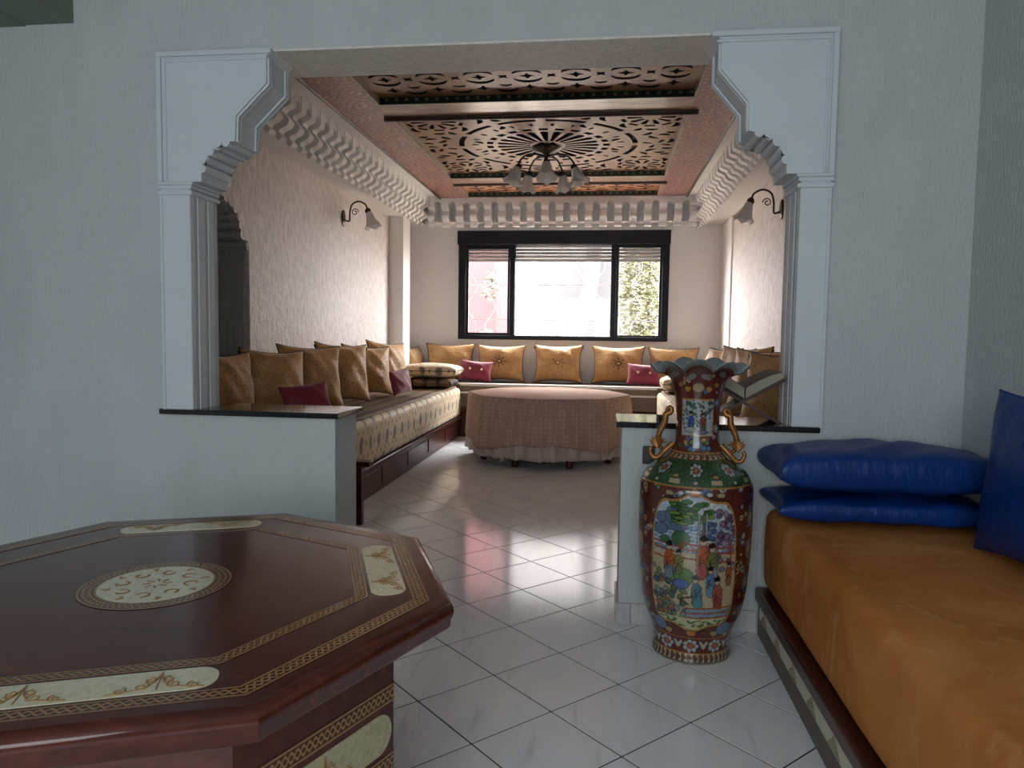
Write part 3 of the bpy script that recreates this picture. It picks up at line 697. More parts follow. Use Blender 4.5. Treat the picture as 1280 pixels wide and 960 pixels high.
# resample evenly
pa = np.array(pr); sl = np.concatenate([[0], np.cumsum(np.hypot(*np.diff(pa, axis=0).T))]); NV, NU = 420, 400
ss = np.linspace(0, sl[-1], NV); rr = np.interp(ss, sl, pa[:, 0]); zz = np.interp(ss, sl, pa[:, 1])
th0 = math.atan2(-VY, -VX)
TH, ZI = np.meshgrid(np.linspace(-PI, PI, NU, endpoint=False), np.arange(NV))
R_ = rr[ZI]; Z_ = zz[ZI]; Zp = Z_.copy()
fr = np.clip((Zp - 1.08) / .128, 0, 1) ** 2
NL = 9
wv = np.abs(np.cos(NL * TH / 2)) ** .7
R_ = R_ + fr * .020 * (wv - .6); Z_ = Z_ - fr * .040 * (1 - wv) + fr * .012 * np.cos(2 * TH)
# --- paint
col = np.zeros((NV, NU, 3)); rng = np.random.default_rng(5)
def C(mask, c, a=1.0): col[mask] = col[mask] * (1 - a) + np.array(c) * a
TW = (TH + PI / 2) % PI - PI / 2           # two repeats around the body
arc = TW * np.interp(Zp, zz, rr)           # metres from the panel centre along the surface
RED, DK, CREAM, GOLD = (.115, .022, .014), (.02, .012, .010), (.50, .42, .27), (.42, .20, .05)
nz = np.sin(arc * 95 + 3 * np.sin(Zp * 60)) * np.sin(Zp * 88 + 2 * np.sin(arc * 50)); nz2 = np.sin(arc * 210 + 2 * np.sin(Zp * 150)) * np.sin(Zp * 190 + 1.5 * np.sin(arc * 130))
C(Zp > -1, RED)
def ell(x, z, a, b, c, rot=0, alpha=1, A=arc):
    dx, dz = A - x, Zp - z; u = dx * math.cos(rot) + dz * math.sin(rot); v = -dx * math.sin(rot) + dz * math.cos(rot)
    m = (u / a) ** 2 + (v / b) ** 2 < 1; C(m, c, alpha); return m
def oell(x, z, a, b, c, rot=0, A=arc):
    ell(x, z, a + .003, b + .003, DK, rot, .85, A); ell(x, z, a, b, c, rot, 1, A)
def lin(x0, z0, x1, z1, wd, c):
    L = math.hypot(x1 - x0, z1 - z0) + 1e-9; u = ((arc - x0) * (x1 - x0) + (Zp - z0) * (z1 - z0)) / L; v = -(arc - x0) * (z1 - z0) / L + (Zp - z0) * (x1 - x0) / L
    C((u > 0) & (u < L) & (np.abs(v) < wd), c)
def rect(x0, x1, z0, z1, c, alpha=1): C((arc > x0) & (arc < x1) & (Zp > z0) & (Zp < z1), c, alpha)
PAL = [(.42, .22, .06), (.08, .16, .34), (.10, .20, .08), (.45, .40, .30), (.30, .10, .04), (.22, .24, .30), (.40, .30, .12)]
# scattered florets on the red ground
for k in range(330):
    x = rng.uniform(-.36, .36); z = rng.uniform(.10, 1.17); r = rng.uniform(.007, .017)
    rl = float(np.interp(z, zz, rr))
    if abs(x) > rl * PI / 2: continue
    oell(x, z, r, r * rng.uniform(.6, 1), PAL[rng.integers(len(PAL))], rng.uniform(0, 3)); ell(x, z, r * .4, r * .3, DK if k % 2 else CREAM, 0, .9)
# base: block band and lotus band
m = Zp < .046; C(m, (.10, .05, .03)); ph = (TH * 44 / (2 * PI)) % 1
C((Zp > .012) & (Zp < .040) & (ph < .42), CREAM); C((Zp > .018) & (Zp < .034) & (ph < .26), (.16, .05, .025)); C(Zp < .010, (.22, .20, .16)); C((Zp > .042) & (Zp < .049), GOLD)
def lotus(cx, z, s, A):
    for q in range(7):
        a = PI * 2 * q / 7; oell(cx + s * .95 * math.cos(a), z + s * .8 * math.sin(a), s * .5, s * .42, (.42, .44, .42), a, A)
    oell(cx, z, s * .62, s * .48, (.36, .07, .03), 0, A); ell(cx, z, s * .25, s * .18, GOLD, 0, 1, A)
A12 = ((TH * 10 / (2 * PI) + .5) % 1 - .5) * (2 * PI / 10) * np.interp(Zp, zz, rr)
C((Zp > .049) & (Zp < .108), RED); lotus(0, .078, .021, A12)
for s in (-1, 1): ell(s * .046, .08, .006, .022, (.40, .40, .36), s * .5, 1, A12)
C((Zp > .109) & (Zp < .113), GOLD)
# main lobed picture panel
zc, hz, hx = .425, .262, .172
lob = (np.abs(arc / hx) ** 3.2 + np.abs((Zp - zc) / (hz + .012 * np.cos(arc * 42))) ** 3.6)
P = lob < 1; Pe = (lob < 1.14) & ~P; C(Pe, GOLD); C((lob < 1.22) & (lob > 1.13), DK)
keep = col.copy()
C(P, (.46, .38, .24))
C(P & (Zp > .52), (.40, .50, .56)); C(P & (Zp > .60) & (nz > .1), (.60, .64, .64))
C(P & (Zp > .47) & (Zp < .58) & (nz2 > -.15), (.10, .22, .36)); C(P & (Zp > .485) & (Zp < .565) & (np.sin(Zp * 420 + arc * 40) > .55), (.48, .55, .58))
for x, z, a, b in ((-.12, .60, .045, .022), (-.075, .575, .05, .02), (-.135, .555, .03, .02), (-.09, .615, .025, .03)): oell(x, z, a, b, (.10, .16, .24))
for x, z, a, b in ((-.05, .525, .035, .03), (-.115, .515, .02, .014)): oell(x, z, a, b, (.05, .14, .06))
for k in range(46):       # canopy of the green tree
    x = rng.uniform(-.085, .06); z = rng.uniform(.585, .672); oell(x, z, rng.uniform(.014, .024), rng.uniform(.006, .010), [(.06, .20, .05), (.03, .13, .04), (.16, .28, .06)][k % 3])
for k in range(46):       # lilac blossom
    z = rng.uniform(.40, .66); x = rng.uniform(.085 + max(0, .50 - z) * .3, .165); oell(x, z, .012, .009, [(.22, .15, .26), (.14, .09, .17), (.30, .24, .34)][k % 3], rng.uniform(0, 3))
for k in range(16): oell(rng.uniform(.035, .09), rng.uniform(.53, .60), .011, .008, [(.05, .12, .26), (.12, .2, .3)][k % 2])
for x in (.018, .034, .046): rect(x - .004, x + .004, .46, .63, (.13, .12, .12)); rect(x - .001, x + .001, .46, .63, (.42, .42, .40))
for z in (.497, .475, .440): lin(-.165, z + .008, -.05, z - .006, .0035, (.30, .06, .025)); lin(-.05, z + .012, .165, z - .004, .0035, (.30, .06, .025))
for x in (-.05, .06, .15): lin(x, .425, x, .515, .0035, (.24, .05, .02))
for s in range(3): lin(-.05 + s * .035, .505, -.015 + s * .035, .47, .002, (.30, .10, .04))
for k in range(70):       # shrubs at lower left
    x = rng.uniform(-.165, -.045); z = rng.uniform(.20, .40) ; x += (.40 - z) * .12
    oell(x, z, rng.uniform(.008, .018), rng.uniform(.006, .012), [(.06, .13, .10), (.05, .12, .20), (.14, .20, .08), (.30, .13, .06), (.20, .26, .24)][k % 5], rng.uniform(0, 3))
oell(-.035, .375, .038, .034, (.09, .20, .05)); oell(-.045, .345, .03, .018, (.08, .14, .36))
def figure(x, z, h, robe, skirt_, lean=0):
    oell(x + lean * .5, z + h * .33, h * .15, h * .36, robe, -lean * 6); oell(x, z + h * .02, h * .13, h * .22, skirt_)
    oell(x + lean + .2 * h * .3, z + h * .42, h * .16, h * .05, robe, .7); ell(x - h * .06, z + h * .25, h * .03, h * .2, DK, .1, .6)
    oell(x + lean, z + h * .76, h * .075, h * .085, (.56, .42, .30)); oell(x + lean, z + h * .85, h * .09, h * .06, (.012, .01, .01)); ell(x + lean + h * .03, z + h * .92, h * .04, h * .04, (.012, .01, .01))
OR, BL, GR, PK = (.42, .10, .03), (.10, .20, .36), (.14, .17, .06), (.36, .09, .07)
figure(-.095, .385, .135, OR, (.16, .20, .24)); figure(-.055, .40, .09, (.24, .22, .06), GR)
figure(.033, .40, .155, OR, PK, .003); figure(.075, .39, .135, GR, (.25, .30, .36), -.004)
figure(.068, .32, .11, BL, (.14, .24, .36)); figure(.022, .27, .125, (.05, .17, .22), (.07, .24, .28), -.012); figure(.100, .265, .125, PK, (.28, .06, .05), -.004); figure(.145, .36, .085, OR, (.30, .12, .06))
lin(-.045, .285, .005, .30, .004, (.08, .03, .02)); lin(-.045, .285, -.012, .262, .004, (.08, .03, .02)); lin(-.045, .285, -.045, .25, .003, (.08, .03, .02)); lin(.0, .298, .0, .262, .003, (.08, .03, .02))
rect(-.02, .165, .212, .248, (.20, .30, .36)); 
for z in (.25, .21, .23): lin(-.03, z - .004, .17, z + .006, .0035, (.30, .07, .03))
C(P & (Zp < .205), (.50, .50, .28))
for k in range(60): ell(rng.uniform(-.15, .15), rng.uniform(.166, .20), .008, .0035, (.06, .14, .04))
col[~P] = keep[~P]
# side floral lozenges
for s in (-1, 1):
    for z, c_ in ((.60, (.12, .2, .36)), (.47, (.30, .24, .30)), (.33, (.10, .2, .3)), (.20, (.14, .22, .36))):
        rl = float(np.interp(z, zz, rr)); oell(s * rl * 1.22, z, .034, .042, c_); oell(s * rl * 1.22, z, .018, .022, (.42, .34, .14)); ell(s * rl * 1.22 + .012, z - .02, .01, .014, (.12, .22, .09))
    oell(s * .135, .155, .035, .026, (.13, .2, .34), s * .5); oell(s * .09, .135, .016, .012, (.34, .25, .1))
oell(0, .136, .018, .014, (.46, .18, .04)); oell(0, .704, .018, .013, (.46, .18, .04))
for s in (-1, 1): oell(s * .055, .703, .010, .009, (.5, .5, .5)); oell(s * .10, .70, .016, .009, (.34, .28, .14))
C((Zp > .722) & (Zp < .730), GOLD)
# green shoulder
m = (Zp > .730) & (Zp < .818); C(m, (.028, .075, .028)); C(m & (nz2 > .55), (.07, .13, .05))
A8 = ((TH * 8 / (2 * PI) + .5) % 1 - .5) * (2 * PI / 8) * np.interp(Zp, zz, rr); A8b = ((TH * 8 / (2 * PI)) % 1 - .5) * (2 * PI / 8) * np.interp(Zp, zz, rr)
lotus(0, .785, .017, A8); oell(0, .765, .011, .006, (.42, .24, .07), 0, A8b); rectm = (np.abs(A8b) < .022) & (Zp > .738) & (Zp < .754); C(rectm, (.42, .34, .20)); oell(0, .742, .008, .006, (.4, .38, .34), 0, A8)
m = (Zp > .818) & (Zp < .838); C(m, (.14, .06, .03)); ph = (TH * 30 / (2 * PI)) % 1; C(m & (Zp > .822) & (Zp < .834) & (ph < .5), CREAM); C(m & (Zp > .825) & (Zp < .831) & (ph < .3), (.15, .05, .03))
C((Zp > .838) & (Zp < .843), GOLD)
# neck panel
for k in range(26): oell(rng.uniform(-.05, .05), rng.uniform(.855, .90), .010, .008, [(.08, .18, .36), (.46, .30, .05), (.12, .22, .34), (.20, .10, .24), (.10, .2, .08)][k % 5], rng.uniform(0, 3))
N = (np.abs(arc) < .064) & (Zp > .912) & (Zp < 1.055); C((np.abs(arc) < .068) & (Zp > .908) & (Zp < 1.059), GOLD); keep = col.copy()
C(N, (.34, .40, .40)); C(N & (nz > .2) & (Zp > .99), (.05, .09, .07)); C(N & (nz2 > .35), (.05, .07, .08)); C(N & (Zp < .95) & (nz < 0), (.44, .42, .34))
figure(-.026, .94, .075, (.03, .10, .36), (.05, .14, .36)); figure(.022, .94, .07, (.30, .04, .03), (.06, .05, .05)); oell(-.03, .935, .02, .01, (.4, .4, .36)); oell(.02, .925, .02, .008, (.16, .1, .18))
col[~N] = keep[~N]
# flared mouth
oell(0, 1.105, .024, .018, (.34, .24, .13)); 
for s in (-1, 1): oell(s * .042, 1.10, .013, .011, (.40, .20, .05)); oell(s * .075, 1.115, .012, .010, (.30, .12, .05)); oell(s * .03, 1.15, .022, .012, (.22, .20, .18)); oell(s * .10, 1.16, .02, .012, (.16, .14, .13))
C((Zp > 1.188), (.20, .23, .23)); C((Zp > 1.1985), (.30, .35, .35))
ang = TH + th0
verts = np.stack([VX + R_ * np.cos(ang), VY + R_ * np.sin(ang), Z_], -1).reshape(-1, 3)
# inside wall of the flared mouth and neck
nin = 60; iz = NV - 1 - np.arange(nin) * 2
inner = np.stack([VX + (R_[iz] - .007) * np.cos(ang[iz]), VY + (R_[iz] - .007) * np.sin(ang[iz]), Z_[iz] + .002], -1).reshape(-1, 3)
allv = np.vstack([verts, inner]); rows = NV + nin
idx = np.arange(rows * NU).reshape(rows, NU); a = idx[:-1]; b = np.roll(idx[:-1], -1, 1); c = np.roll(idx[1:], -1, 1); d = idx[1:]
faces = np.stack([a, b, c, d], -1).reshape(-1, 4)
me = bpy.data.meshes.new('vase_body'); me.vertices.add(len(allv)); me.vertices.foreach_set('co', allv.ravel())
me.loops.add(len(faces) * 4); me.loops.foreach_set('vertex_index', faces.ravel()); me.polygons.add(len(faces)); me.polygons.foreach_set('loop_start', np.arange(0, len(faces) * 4, 4)); me.polygons.foreach_set('loop_total', np.full(len(faces), 4))
me.update(calc_edges=True); me.validate()
ca = me.color_attributes.new('paint', 'FLOAT_COLOR', 'POINT'); full = np.ones((len(allv), 4)); full[:NV * NU, :3] = col.reshape(-1, 3); full[NV * NU:, :3] = (.30, .35, .35); full[:NV * NU, :3] *= np.clip(.78 + .20 * nz2 * np.sin(arc * 400 + Zp * 330) + rng.normal(0, .10, nz2.shape), .35, 1.15).reshape(-1, 1); full[NV * NU:, :3] *= .8; ca.data.foreach_set('color', full.ravel())
me.shade_smooth()
va = thing('floor_vase', 'tall painted porcelain vase with figures, scalloped mouth and gilt handles', 'vase', (VX, VY, 0))
put('vase_body', me, MAT['vase'], va)
lat = Vector((math.cos(th0 + PI / 2), math.sin(th0 + PI / 2), 0)); frd = Vector((math.cos(th0), math.sin(th0), 0))
for s in (-1, 1):
    def V(d, z, f=0): return Vector((VX, VY, 0)) + lat * (s * d) + frd * f + Vector((0, 0, z))
    m = MB(); p = spline([V(.098, .985), V(.112, .965), V(.125, .975), V(.128, 1.000), V(.116, 1.015), V(.105, 1.005), V(.112, .992), V(.128, .985), V(.131, .955), V(.142, .93), V(.153, .905), V(.157, .875), V(.150, .85), V(.128, .835), V(.10, .865)][3:], 5)
    m.tube(p, [.006 + .007 * math.sin(PI * min(1, i / len(p) * 1.1)) for i in range(len(p))], 8)
    p2 = spline([V(.095, .868, .02), V(.125, .84, .03), V(.150, .812, .03), V(.168, .806, .03), V(.182, .818, .03), V(.187, .838, .03), V(.180, .848, .03)], 5)
    m.tube(p2, [.013 - .006 * i / len(p2) for i in range(len(p2))], 8)
    m.build('handle', MAT['gilt'], va, smooth=60)
    f = MB()
    for k in range(7):
        a = .5 + k * .33; q = V(.158, .848, .02); f.tube([q, q + lat * (s * .026 * math.cos(a)) + Vector((0, 0, .034 * math.sin(a) + .004)), q + lat * (s * .044 * math.cos(a + .2)) + Vector((0, 0, .05 * math.sin(a + .2)))], [.009, .006, .0012], 6)
    f.build('handle_flames', MAT['gilt'], va, smooth=60)

# ------------------------------------------------------------------ rust sofa in front
sf = thing('daybed_sofa', 'low sofa with rust suede mattress on an inlaid wooden base', 'sofa', (1.1, 1.2, 0))
Y0, Y1 = -1.2, 3.235
pl = box(.700, 1.50, Y0, Y1, 0, .155).build('base', MAT['greywood'], sf)
box(.682, 1.50, Y0, Y1, .155, .215).build('rail', MAT['darkwood'], sf, bevel=.012, seg=3)
box(.697, .701, Y0, Y1 - .04, .086, .152).build('pearl_frieze', MAT['pearl'], pl)
k = 0; y = 3.1
while y > .6:
    m = MB(); pyramid_scroll(m, lambda p: Vector((.6965, y + p[0], .09 + p[1])), .11, .058, .0022, 0)
    m.prism([(y - .05, .09), (y + .05, .09), (y, .145)], .6965, .6971, 'x'); m.build('frieze_scroll', MAT['frieze'], pl); y -= .235
def soft_block(name, x0, x1, y0, y1, z0, z1, r, mat, parent, sub=24, puff=.012, seed=0):
    m = MB(); bm = bmesh.new(); bmesh.ops.create_cube(bm, size=1)
    bmesh.ops.scale(bm, vec=(x1 - x0, y1 - y0, z1 - z0), verts=bm.verts); bmesh.ops.translate(bm, vec=((x0 + x1) / 2, (y0 + y1) / 2, (z0 + z1) / 2), verts=bm.verts)
    bmesh.ops.bevel(bm, geom=bm.edges[:], offset=r, segments=4, profile=.5, affect='EDGES')
    n = max(2, int((y1 - y0) / .12)); 
    for k_ in range(1, n): bmesh.ops.bisect_plane(bm, geom=bm.verts[:] + bm.edges[:] + bm.faces[:], plane_co=(0, y0 + (y1 - y0) * k_ / n, 0), plane_no=(0, 1, 0))
    n = max(2, int((x1 - x0) / .12))
    for k_ in range(1, n): bmesh.ops.bisect_plane(bm, geom=bm.verts[:] + bm.edges[:] + bm.faces[:], plane_co=(x0 + (x1 - x0) * k_ / n, 0, 0), plane_no=(1, 0, 0))
    n = 4
    for k_ in range(1, n): bmesh.ops.bisect_plane(bm, geom=bm.verts[:] + bm.edges[:] + bm.faces[:], plane_co=(0, 0, z0 + (z1 - z0) * k_ / n), plane_no=(0, 0, 1))
    for v in bm.verts:
        x, y_, z = v.co; f = puff * (math.sin(x * 7 + seed) * math.sin(y_ * 5.3 + seed) * .5 + .3 * math.sin(y_ * 13 + x * 9))
        if z > (z0 + z1) / 2: v.co.z += f
        hx_ = (z - z0) / (z1 - z0); bulge = math.sin(PI * hx_) * puff * .8
        if abs(x - x0) < .02: v.co.x -= bulge + f * .3
        if abs(x - x1) < .02: v.co.x += 0
    me_ = bpy.data.meshes.new(name); bm.to_mesh(me_); bm.free(); me_.shade_smooth(); return put(name, me_, mat, parent)
soft_block('mattress', .716, 1.505, Y0, 3.24, .214, .575, .05, MAT['suede'], sf, puff=.012)

# ------------------------------------------------------------------ cushions
def pillow_mesh(name, w, h, t, seed=0, n=20, pin=.10, e=.40, wr=.012):
    rs = random.Random(seed); ph = [rs.uniform(0, 6) for _ in range(6)]
    m = MB(); vs_ = []; N1 = n + 1
    def pt(u, v, s):
        x = w / 2 * u * (1 - pin * (1 - v * v)); z = h / 2 * v * (1 - pin * (1 - u * u))
        k_ = max(0, (1 - u * u) * (1 - v * v)); y = s * t / 2 * k_ ** e
        y += s * wr * k_ ** .5 * (math.sin(u * 5 + ph[0] + v * 2) * math.sin(v * 4 + ph[1]) + .6 * math.sin(u * 11 + v * 7 + ph[2]) )
        x += .01 * w * math.sin(v * 3 + ph[3]) * (1 - u * u); 
        return (x, y, z + h / 2)
    for s in (-1, 1):
        for i in range(N1):
            for j in range(N1): vs_.append(pt(-math.cos(PI * i / n), -math.cos(PI * j / n), s))
    f = []
    for s in range(2):
        o = s * N1 * N1
        for i in range(n):
            for j in range(n): q = (o + i * N1 + j, o + (i + 1) * N1 + j, o + (i + 1) * N1 + j + 1, o + i * N1 + j + 1); f.append(q if s == 0 else q[::-1])
    m.add(vs_, f); me_ = m.mesh(name, 180, False)
    bm = bmesh.new(); bm.from_mesh(me_); bmesh.ops.remove_doubles(bm, verts=bm.verts, dist=1e-5); bm.to_mesh(me_); bm.free(); me_.shade_smooth()
    rim = [pt(-math.cos(PI * i / n), -1, 1) for i in range(n)] + [pt(1, -math.cos(PI * i / n), 1) for i in range(n)] + [pt(math.cos(PI * i / n), 1, 1) for i in range(n)] + [pt(-1, math.cos(PI * i / n), 1) for i in range(n)]
    return me_, rim
def pipe_mesh(name, rim, r=.006): return MB().tube(rim, r, 5, closed=True).mesh(name, 60)
VAR = []
for k, (w_, h_, t_) in enumerate(((.57, .54, .25), (.55, .55, .27), (.60, .52, .24))):
    a, rim = pillow_mesh('cushion_body', w_, h_, t_, k + 1, wr=.017, pin=.13, e=.46); a.materials.append(MAT['gold']); b = pipe_mesh('piping', rim); b.materials.append(MAT['piping']); VAR.append((a, b))
tuftm = MB().tube([(0, 0, 0), (.02, 0, .03)], [.012, .004], 6).mesh('corner_tuft', 60); tuftm.materials.append(MAT['piping'])
em = MB(); em.tube([(.03 * math.cos(k * PI / 8), -.004, .27 + .03 * math.sin(k * PI / 8)) for k in range(16)], .006, 5, closed=True)
for k in range(8):
    a = k * PI / 4; em.tube([(.05 * math.cos(a), 0, .27 + .05 * math.sin(a)), (.085 * math.cos(a), .004, .27 + .085 * math.sin(a))], [.007, .003], 5)
emm = em.mesh('emblem', 60); emm.materials.append(MAT['emblem'])
btm = MB().lathe([(.0, -.008), (.013, -.008), (.016, 0), (.012, .008), (0, .010)], 12).xf(Matrix.Rotation(PI / 2, 4, 'X')).mesh('button', 60); btm.materials.append(MAT['button'])
def child(o, nm, me_, loc=(0, 0, 0)):
    c = bpy.data.objects.new(nm, me_); COL.objects.link(c); c.parent = o; c.location = loc; return c
def cushion(label, loc, rz, tilt=-14, var=0, group=None, emblem=False, roll=0, sc=1):
    o = thing('gold_cushion', label, 'cushion', loc, group); o.rotation_euler = (math.radians(tilt), math.radians(roll), math.radians(rz)); o.scale = sc if isinstance(sc, tuple) else (sc, sc, sc)
    a, b = VAR[var]; child(o, 'cushion_body', a); child(o, 'piping', b); child(o, 'corner_tuft', tuftm, (.265, 0, .495)); child(o, 'corner_tuft', tuftm, (-.265, 0, .495)).scale = (-1, 1, 1)
    if emblem: child(o, 'emblem', emm, (0, -.132, 0)); child(o, 'button', btm, (0, -.138, .27))
    return o
crim, rimc = pillow_mesh('cushion_body', .42, .27, .15, 9, wr=.008); crim.materials.append(MAT['crimson']); crimp = pipe_mesh('piping', rimc, .004); crimp.materials.append(MAT['crimson'])
def red(label, loc, rz, tilt=-16, roll=0, buttons=True):
    o = thing('crimson_cushion', label, 'cushion', loc, 'small crimson cushions'); o.scale = (1, 1, 1) if buttons else (.86, .9, .95); o.rotation_euler = (math.radians(tilt), math.radians(roll), math.radians(rz))
    child(o, 'cushion_body', crim); child(o, 'piping', crimp)
    if buttons:
        for x in (-.075, .075): child(o, 'button', btm, (x, -.078, .14))
    return o
SZ = .672
G1 = 'gold cushions along the left wall'
for lab, loc, rz, tilt, var, roll, sc in (
    ('gold velvet cushion partly hidden behind the pilaster', (-2.50, 4.58, SZ), 74, -8, 0, 0, .92),
    ('large crumpled gold cushion leaning beside the side arch', (-2.37, 5.02, SZ), 54, -12, 1, 3, .94),
    ('brown gold cushion behind the first crimson cushion', (-2.38, 5.72, SZ), 50, -12, 0, 2, 1.0),
    ('gold cushion between the two crimson ones, lower half free', (-2.38, 6.46, SZ), 52, -12, 1, 3, 1.0),
    ('gold cushion beside the second crimson cushion, shiny edge', (-2.40, 7.24, SZ), 54, -12, 2, 3, 1.0),
    ('gold cushion nearest the white corner column', (-2.42, 8.0, SZ + .015), 58, -12, 0, 4, 1.0)):
    cushion(lab, loc, rz, tilt, var, G1, False, roll, sc)
red('small crimson cushion slumped against the brown gold cushion', (-2.07, 4.93, SZ + .02), 44, -20, -6, False)
red('small crimson cushion standing edge on near the folded bolsters', (-2.08, 7.36, SZ + .01), 76, -10, -5, False)
G2 = 'gold cushions under the window'; FZ = .692
for lab, loc, rz, var, emb, sc in (
    ('gold cushion standing in the corner beside the column', (-2.50, 9.52, FZ), 78, 1, False, .82),
    ('gold cushion under the left edge of the window', (-2.06, 9.56, FZ), 2, 0, False, (1.17, 1, .93)),
    ('gold cushion behind the left buttoned crimson cushion', (-1.37, 9.56, FZ), -2, 2, True, (1.1, 1, .95)),
    ('gold cushion with sun emblem under the middle of the window', (-.60, 9.56, FZ), 0, 1, True, (1.17, 1, .92)),
    ('gold cushion with sun emblem left of a crimson cushion', (.19, 9.56, FZ), 0, 0, True, (1.2, 1, .93)),
    ('gold cushion under the right edge of the window', (.90, 9.56, FZ), 0, 2, False, (1.08, 1, .95))):
    cushion(lab, loc, rz, -10, var, G2, emb, 0, sc)
red('crimson cushion with two buttons under the left window sash', (-1.66, 9.28, FZ + .016), 2, -18, 4); red('crimson cushion with two buttons under the right window sash', (.50, 9.28, FZ + .012), 0, -18, 2)
G3 = 'gold cushions along the right wall'
for lab, loc, rz, var, sc in (
    ('pale gold cushion tilted in the right window corner', (1.27, 8.78, SZ + .01), -70, 1, .9),
    ('sunlit gold cushion next to the right corner', (1.24, 8.14, SZ), -64, 0, 1.0),
    ('gold cushion seen over the vase mouth', (1.17, 7.35, SZ), -54, 2, 1.05),
    ('gold cushion behind the open book', (1.17, 6.58, SZ), -54, 1, 1.05),
    ('gold cushion above the right half of the book', (1.17, 5.86, SZ), -54, 0, 1.05),
    ('brown gold cushion below the open book by the pilaster', (1.15, 5.14, SZ), -48, 1, 1.0)):
    cushion(lab, loc, rz, -12, var, G3, False, 0, sc)

# ------------------------------------------------------------------ salon sofas
def long_sofa(name, label, x_front, x_back, y0, y1, s, ztop, strip):
    t = thing(name, label, 'sofa', ((x_front + x_back) / 2, (y0 + y1) / 2, 0))
    lo, hi = min(x_front - s * .03, x_back), max(x_front - s * .03, x_back)
    b = box(lo, hi, y0, y1, 0, .235).build('base', MAT['darkwood'], t)
    n = 6; L = (y1 - y0) / n; xf = x_front - s * .03
    for k in range(n):
        a, b_ = sorted((xf, xf + s * .008)); box(a, b_, y0 + k * L + .05, y0 + (k + 1) * L - .05, .05, .195).build('front_panel', MAT['darkwood'], b, bevel=.004, seg=1)
    a, b_ = sorted((x_back, x_front + s * .012)); box(a, b_, y0, y1, .235, .272).build('rail', MAT['darkwood'], t, bevel=.008)
    a, b_ = sorted((x_back, x_front)); mt = soft_block('mattress', a, b_, y0 + .02, y1, .272, ztop - .012, .045, MAT['motif'], t, puff=.01)
    if s > 0:
        for v in mt.data.vertices:
            if abs(v.co.x - x_front) < .03: v.co.x += .012 * math.sin(PI * (v.co.z - .27) / .38)
    a, b_ = sorted((x_back, x_front - s * .05)); soft_block('coverlet', a, b_, y0 + .03, y1 - .01, ztop - .03, ztop + .006, .012, MAT[strip], t, puff=.004)
    return t
ls = long_sofa('long_sofa', 'long Moroccan sofa with leaf patterned mattress by the left wall', -1.80, -2.66, 4.15, 9.03, 1, .645, 'stripeX')
box(-1.81, -1.61, 4.68, 4.735, 0, .405).build('end_board', MAT['darkwood'], ls, bevel=.004)
box(-1.81, -1.545, 4.66, 4.76, .405, .44).build('end_cap', MAT['darkwood'], ls, bevel=.006)
long_sofa('long_sofa', 'long Moroccan sofa by the right wall behind the vase', .66, 1.49, 4.74, 9.03, -1, .645, 'stripeX')
t = thing('window_sofa', 'Moroccan sofa under the window behind the round table', 'sofa', (-.6, 9.4, 0))
box(-2.70, 1.49, 9.10, 9.78, 0, .33).build('base', MAT['darkwood'], t)
box(-2.70, 1.49, 9.055, 9.78, .33, .37).build('rail', MAT['darkwood'], t, bevel=.008)
for k in range(7): box(-1.78 + k * .36, -1.46 + k * .36, 9.09, 9.10, .05, .28).build('front_panel', MAT['darkwood'], t, bevel=.004, seg=1)
m_ = box(-2.70, 1.49, 9.07, 9.79, .37, .68).build('mattress', MAT['stripe_dark'], t, bevel=.03, seg=4)
for z0, z1 in ((.56, .585), (.655, .690)): box(-1.82, .66, 9.052, 9.072, z0, z1).build('edge_glare', MAT['white_trim'], t, bevel=.008)  # white strips put the glare on the mattress edges into colour
box(-2.70, 1.49, 9.068, 9.15, .672, .690).build('cover_edge_glare', MAT['white_trim'], t, bevel=.008)  # white top edge, glare painted as colour

# folded bolsters at the ends of the sofas
def bolster(label, loc, w_, d_, h_, rz, mat, seed, group, nm='bolster_cushion', tas=True):
    a, rim = pillow_mesh('bolster_body', w_, d_, h_, seed, pin=.05, e=.22, wr=.011 if mat == MAT['blue'] else .007); a.transform(Matrix.Translation((0, -d_ / 2, h_ / 2)) @ Matrix.Rotation(PI / 2, 4, 'X') @ Matrix.Scale(-1, 4, (0, 1, 0)) if False else Matrix.Translation((0, d_ / 2, h_ / 2)) @ Matrix.Rotation(PI / 2, 4, 'X'))
    a.materials.append(mat)
    o = thing(nm, label, 'cushion', loc, group); o.rotation_euler = (0, 0, math.radians(rz)); child(o, 'bolster_body', a)
    if mat == MAT['blue']: return o
    rim2 = [(p[0], d_ / 2 - p[2], h_ / 2 + p[1]) for p in rim]; pm = MB().tube(rim2, .005, 5, closed=True).mesh('piping', 60); pm.materials.append(MAT['piping'] if mat != MAT['blue'] else MAT['blue']); child(o, 'piping', pm)
    return o
bolster('flat striped bolster lying under another on the left sofa', (-2.14, 8.72, .655), .66, .52, .12, 3, MAT['stripeX'], 21, 'bolsters on the sofa corner')
bolster('leaf patterned bolster lying on top of a striped one', (-2.10, 8.72, .782), .70, .54, .17, 1, MAT['motif'], 22, 'bolsters on the sofa corner')
bolster('leaf patterned bolster lying on the right sofa end', (.88, 8.74, .662), .40, .50, .20, 0, MAT['motif'], 23, 'bolsters on the sofa corner')
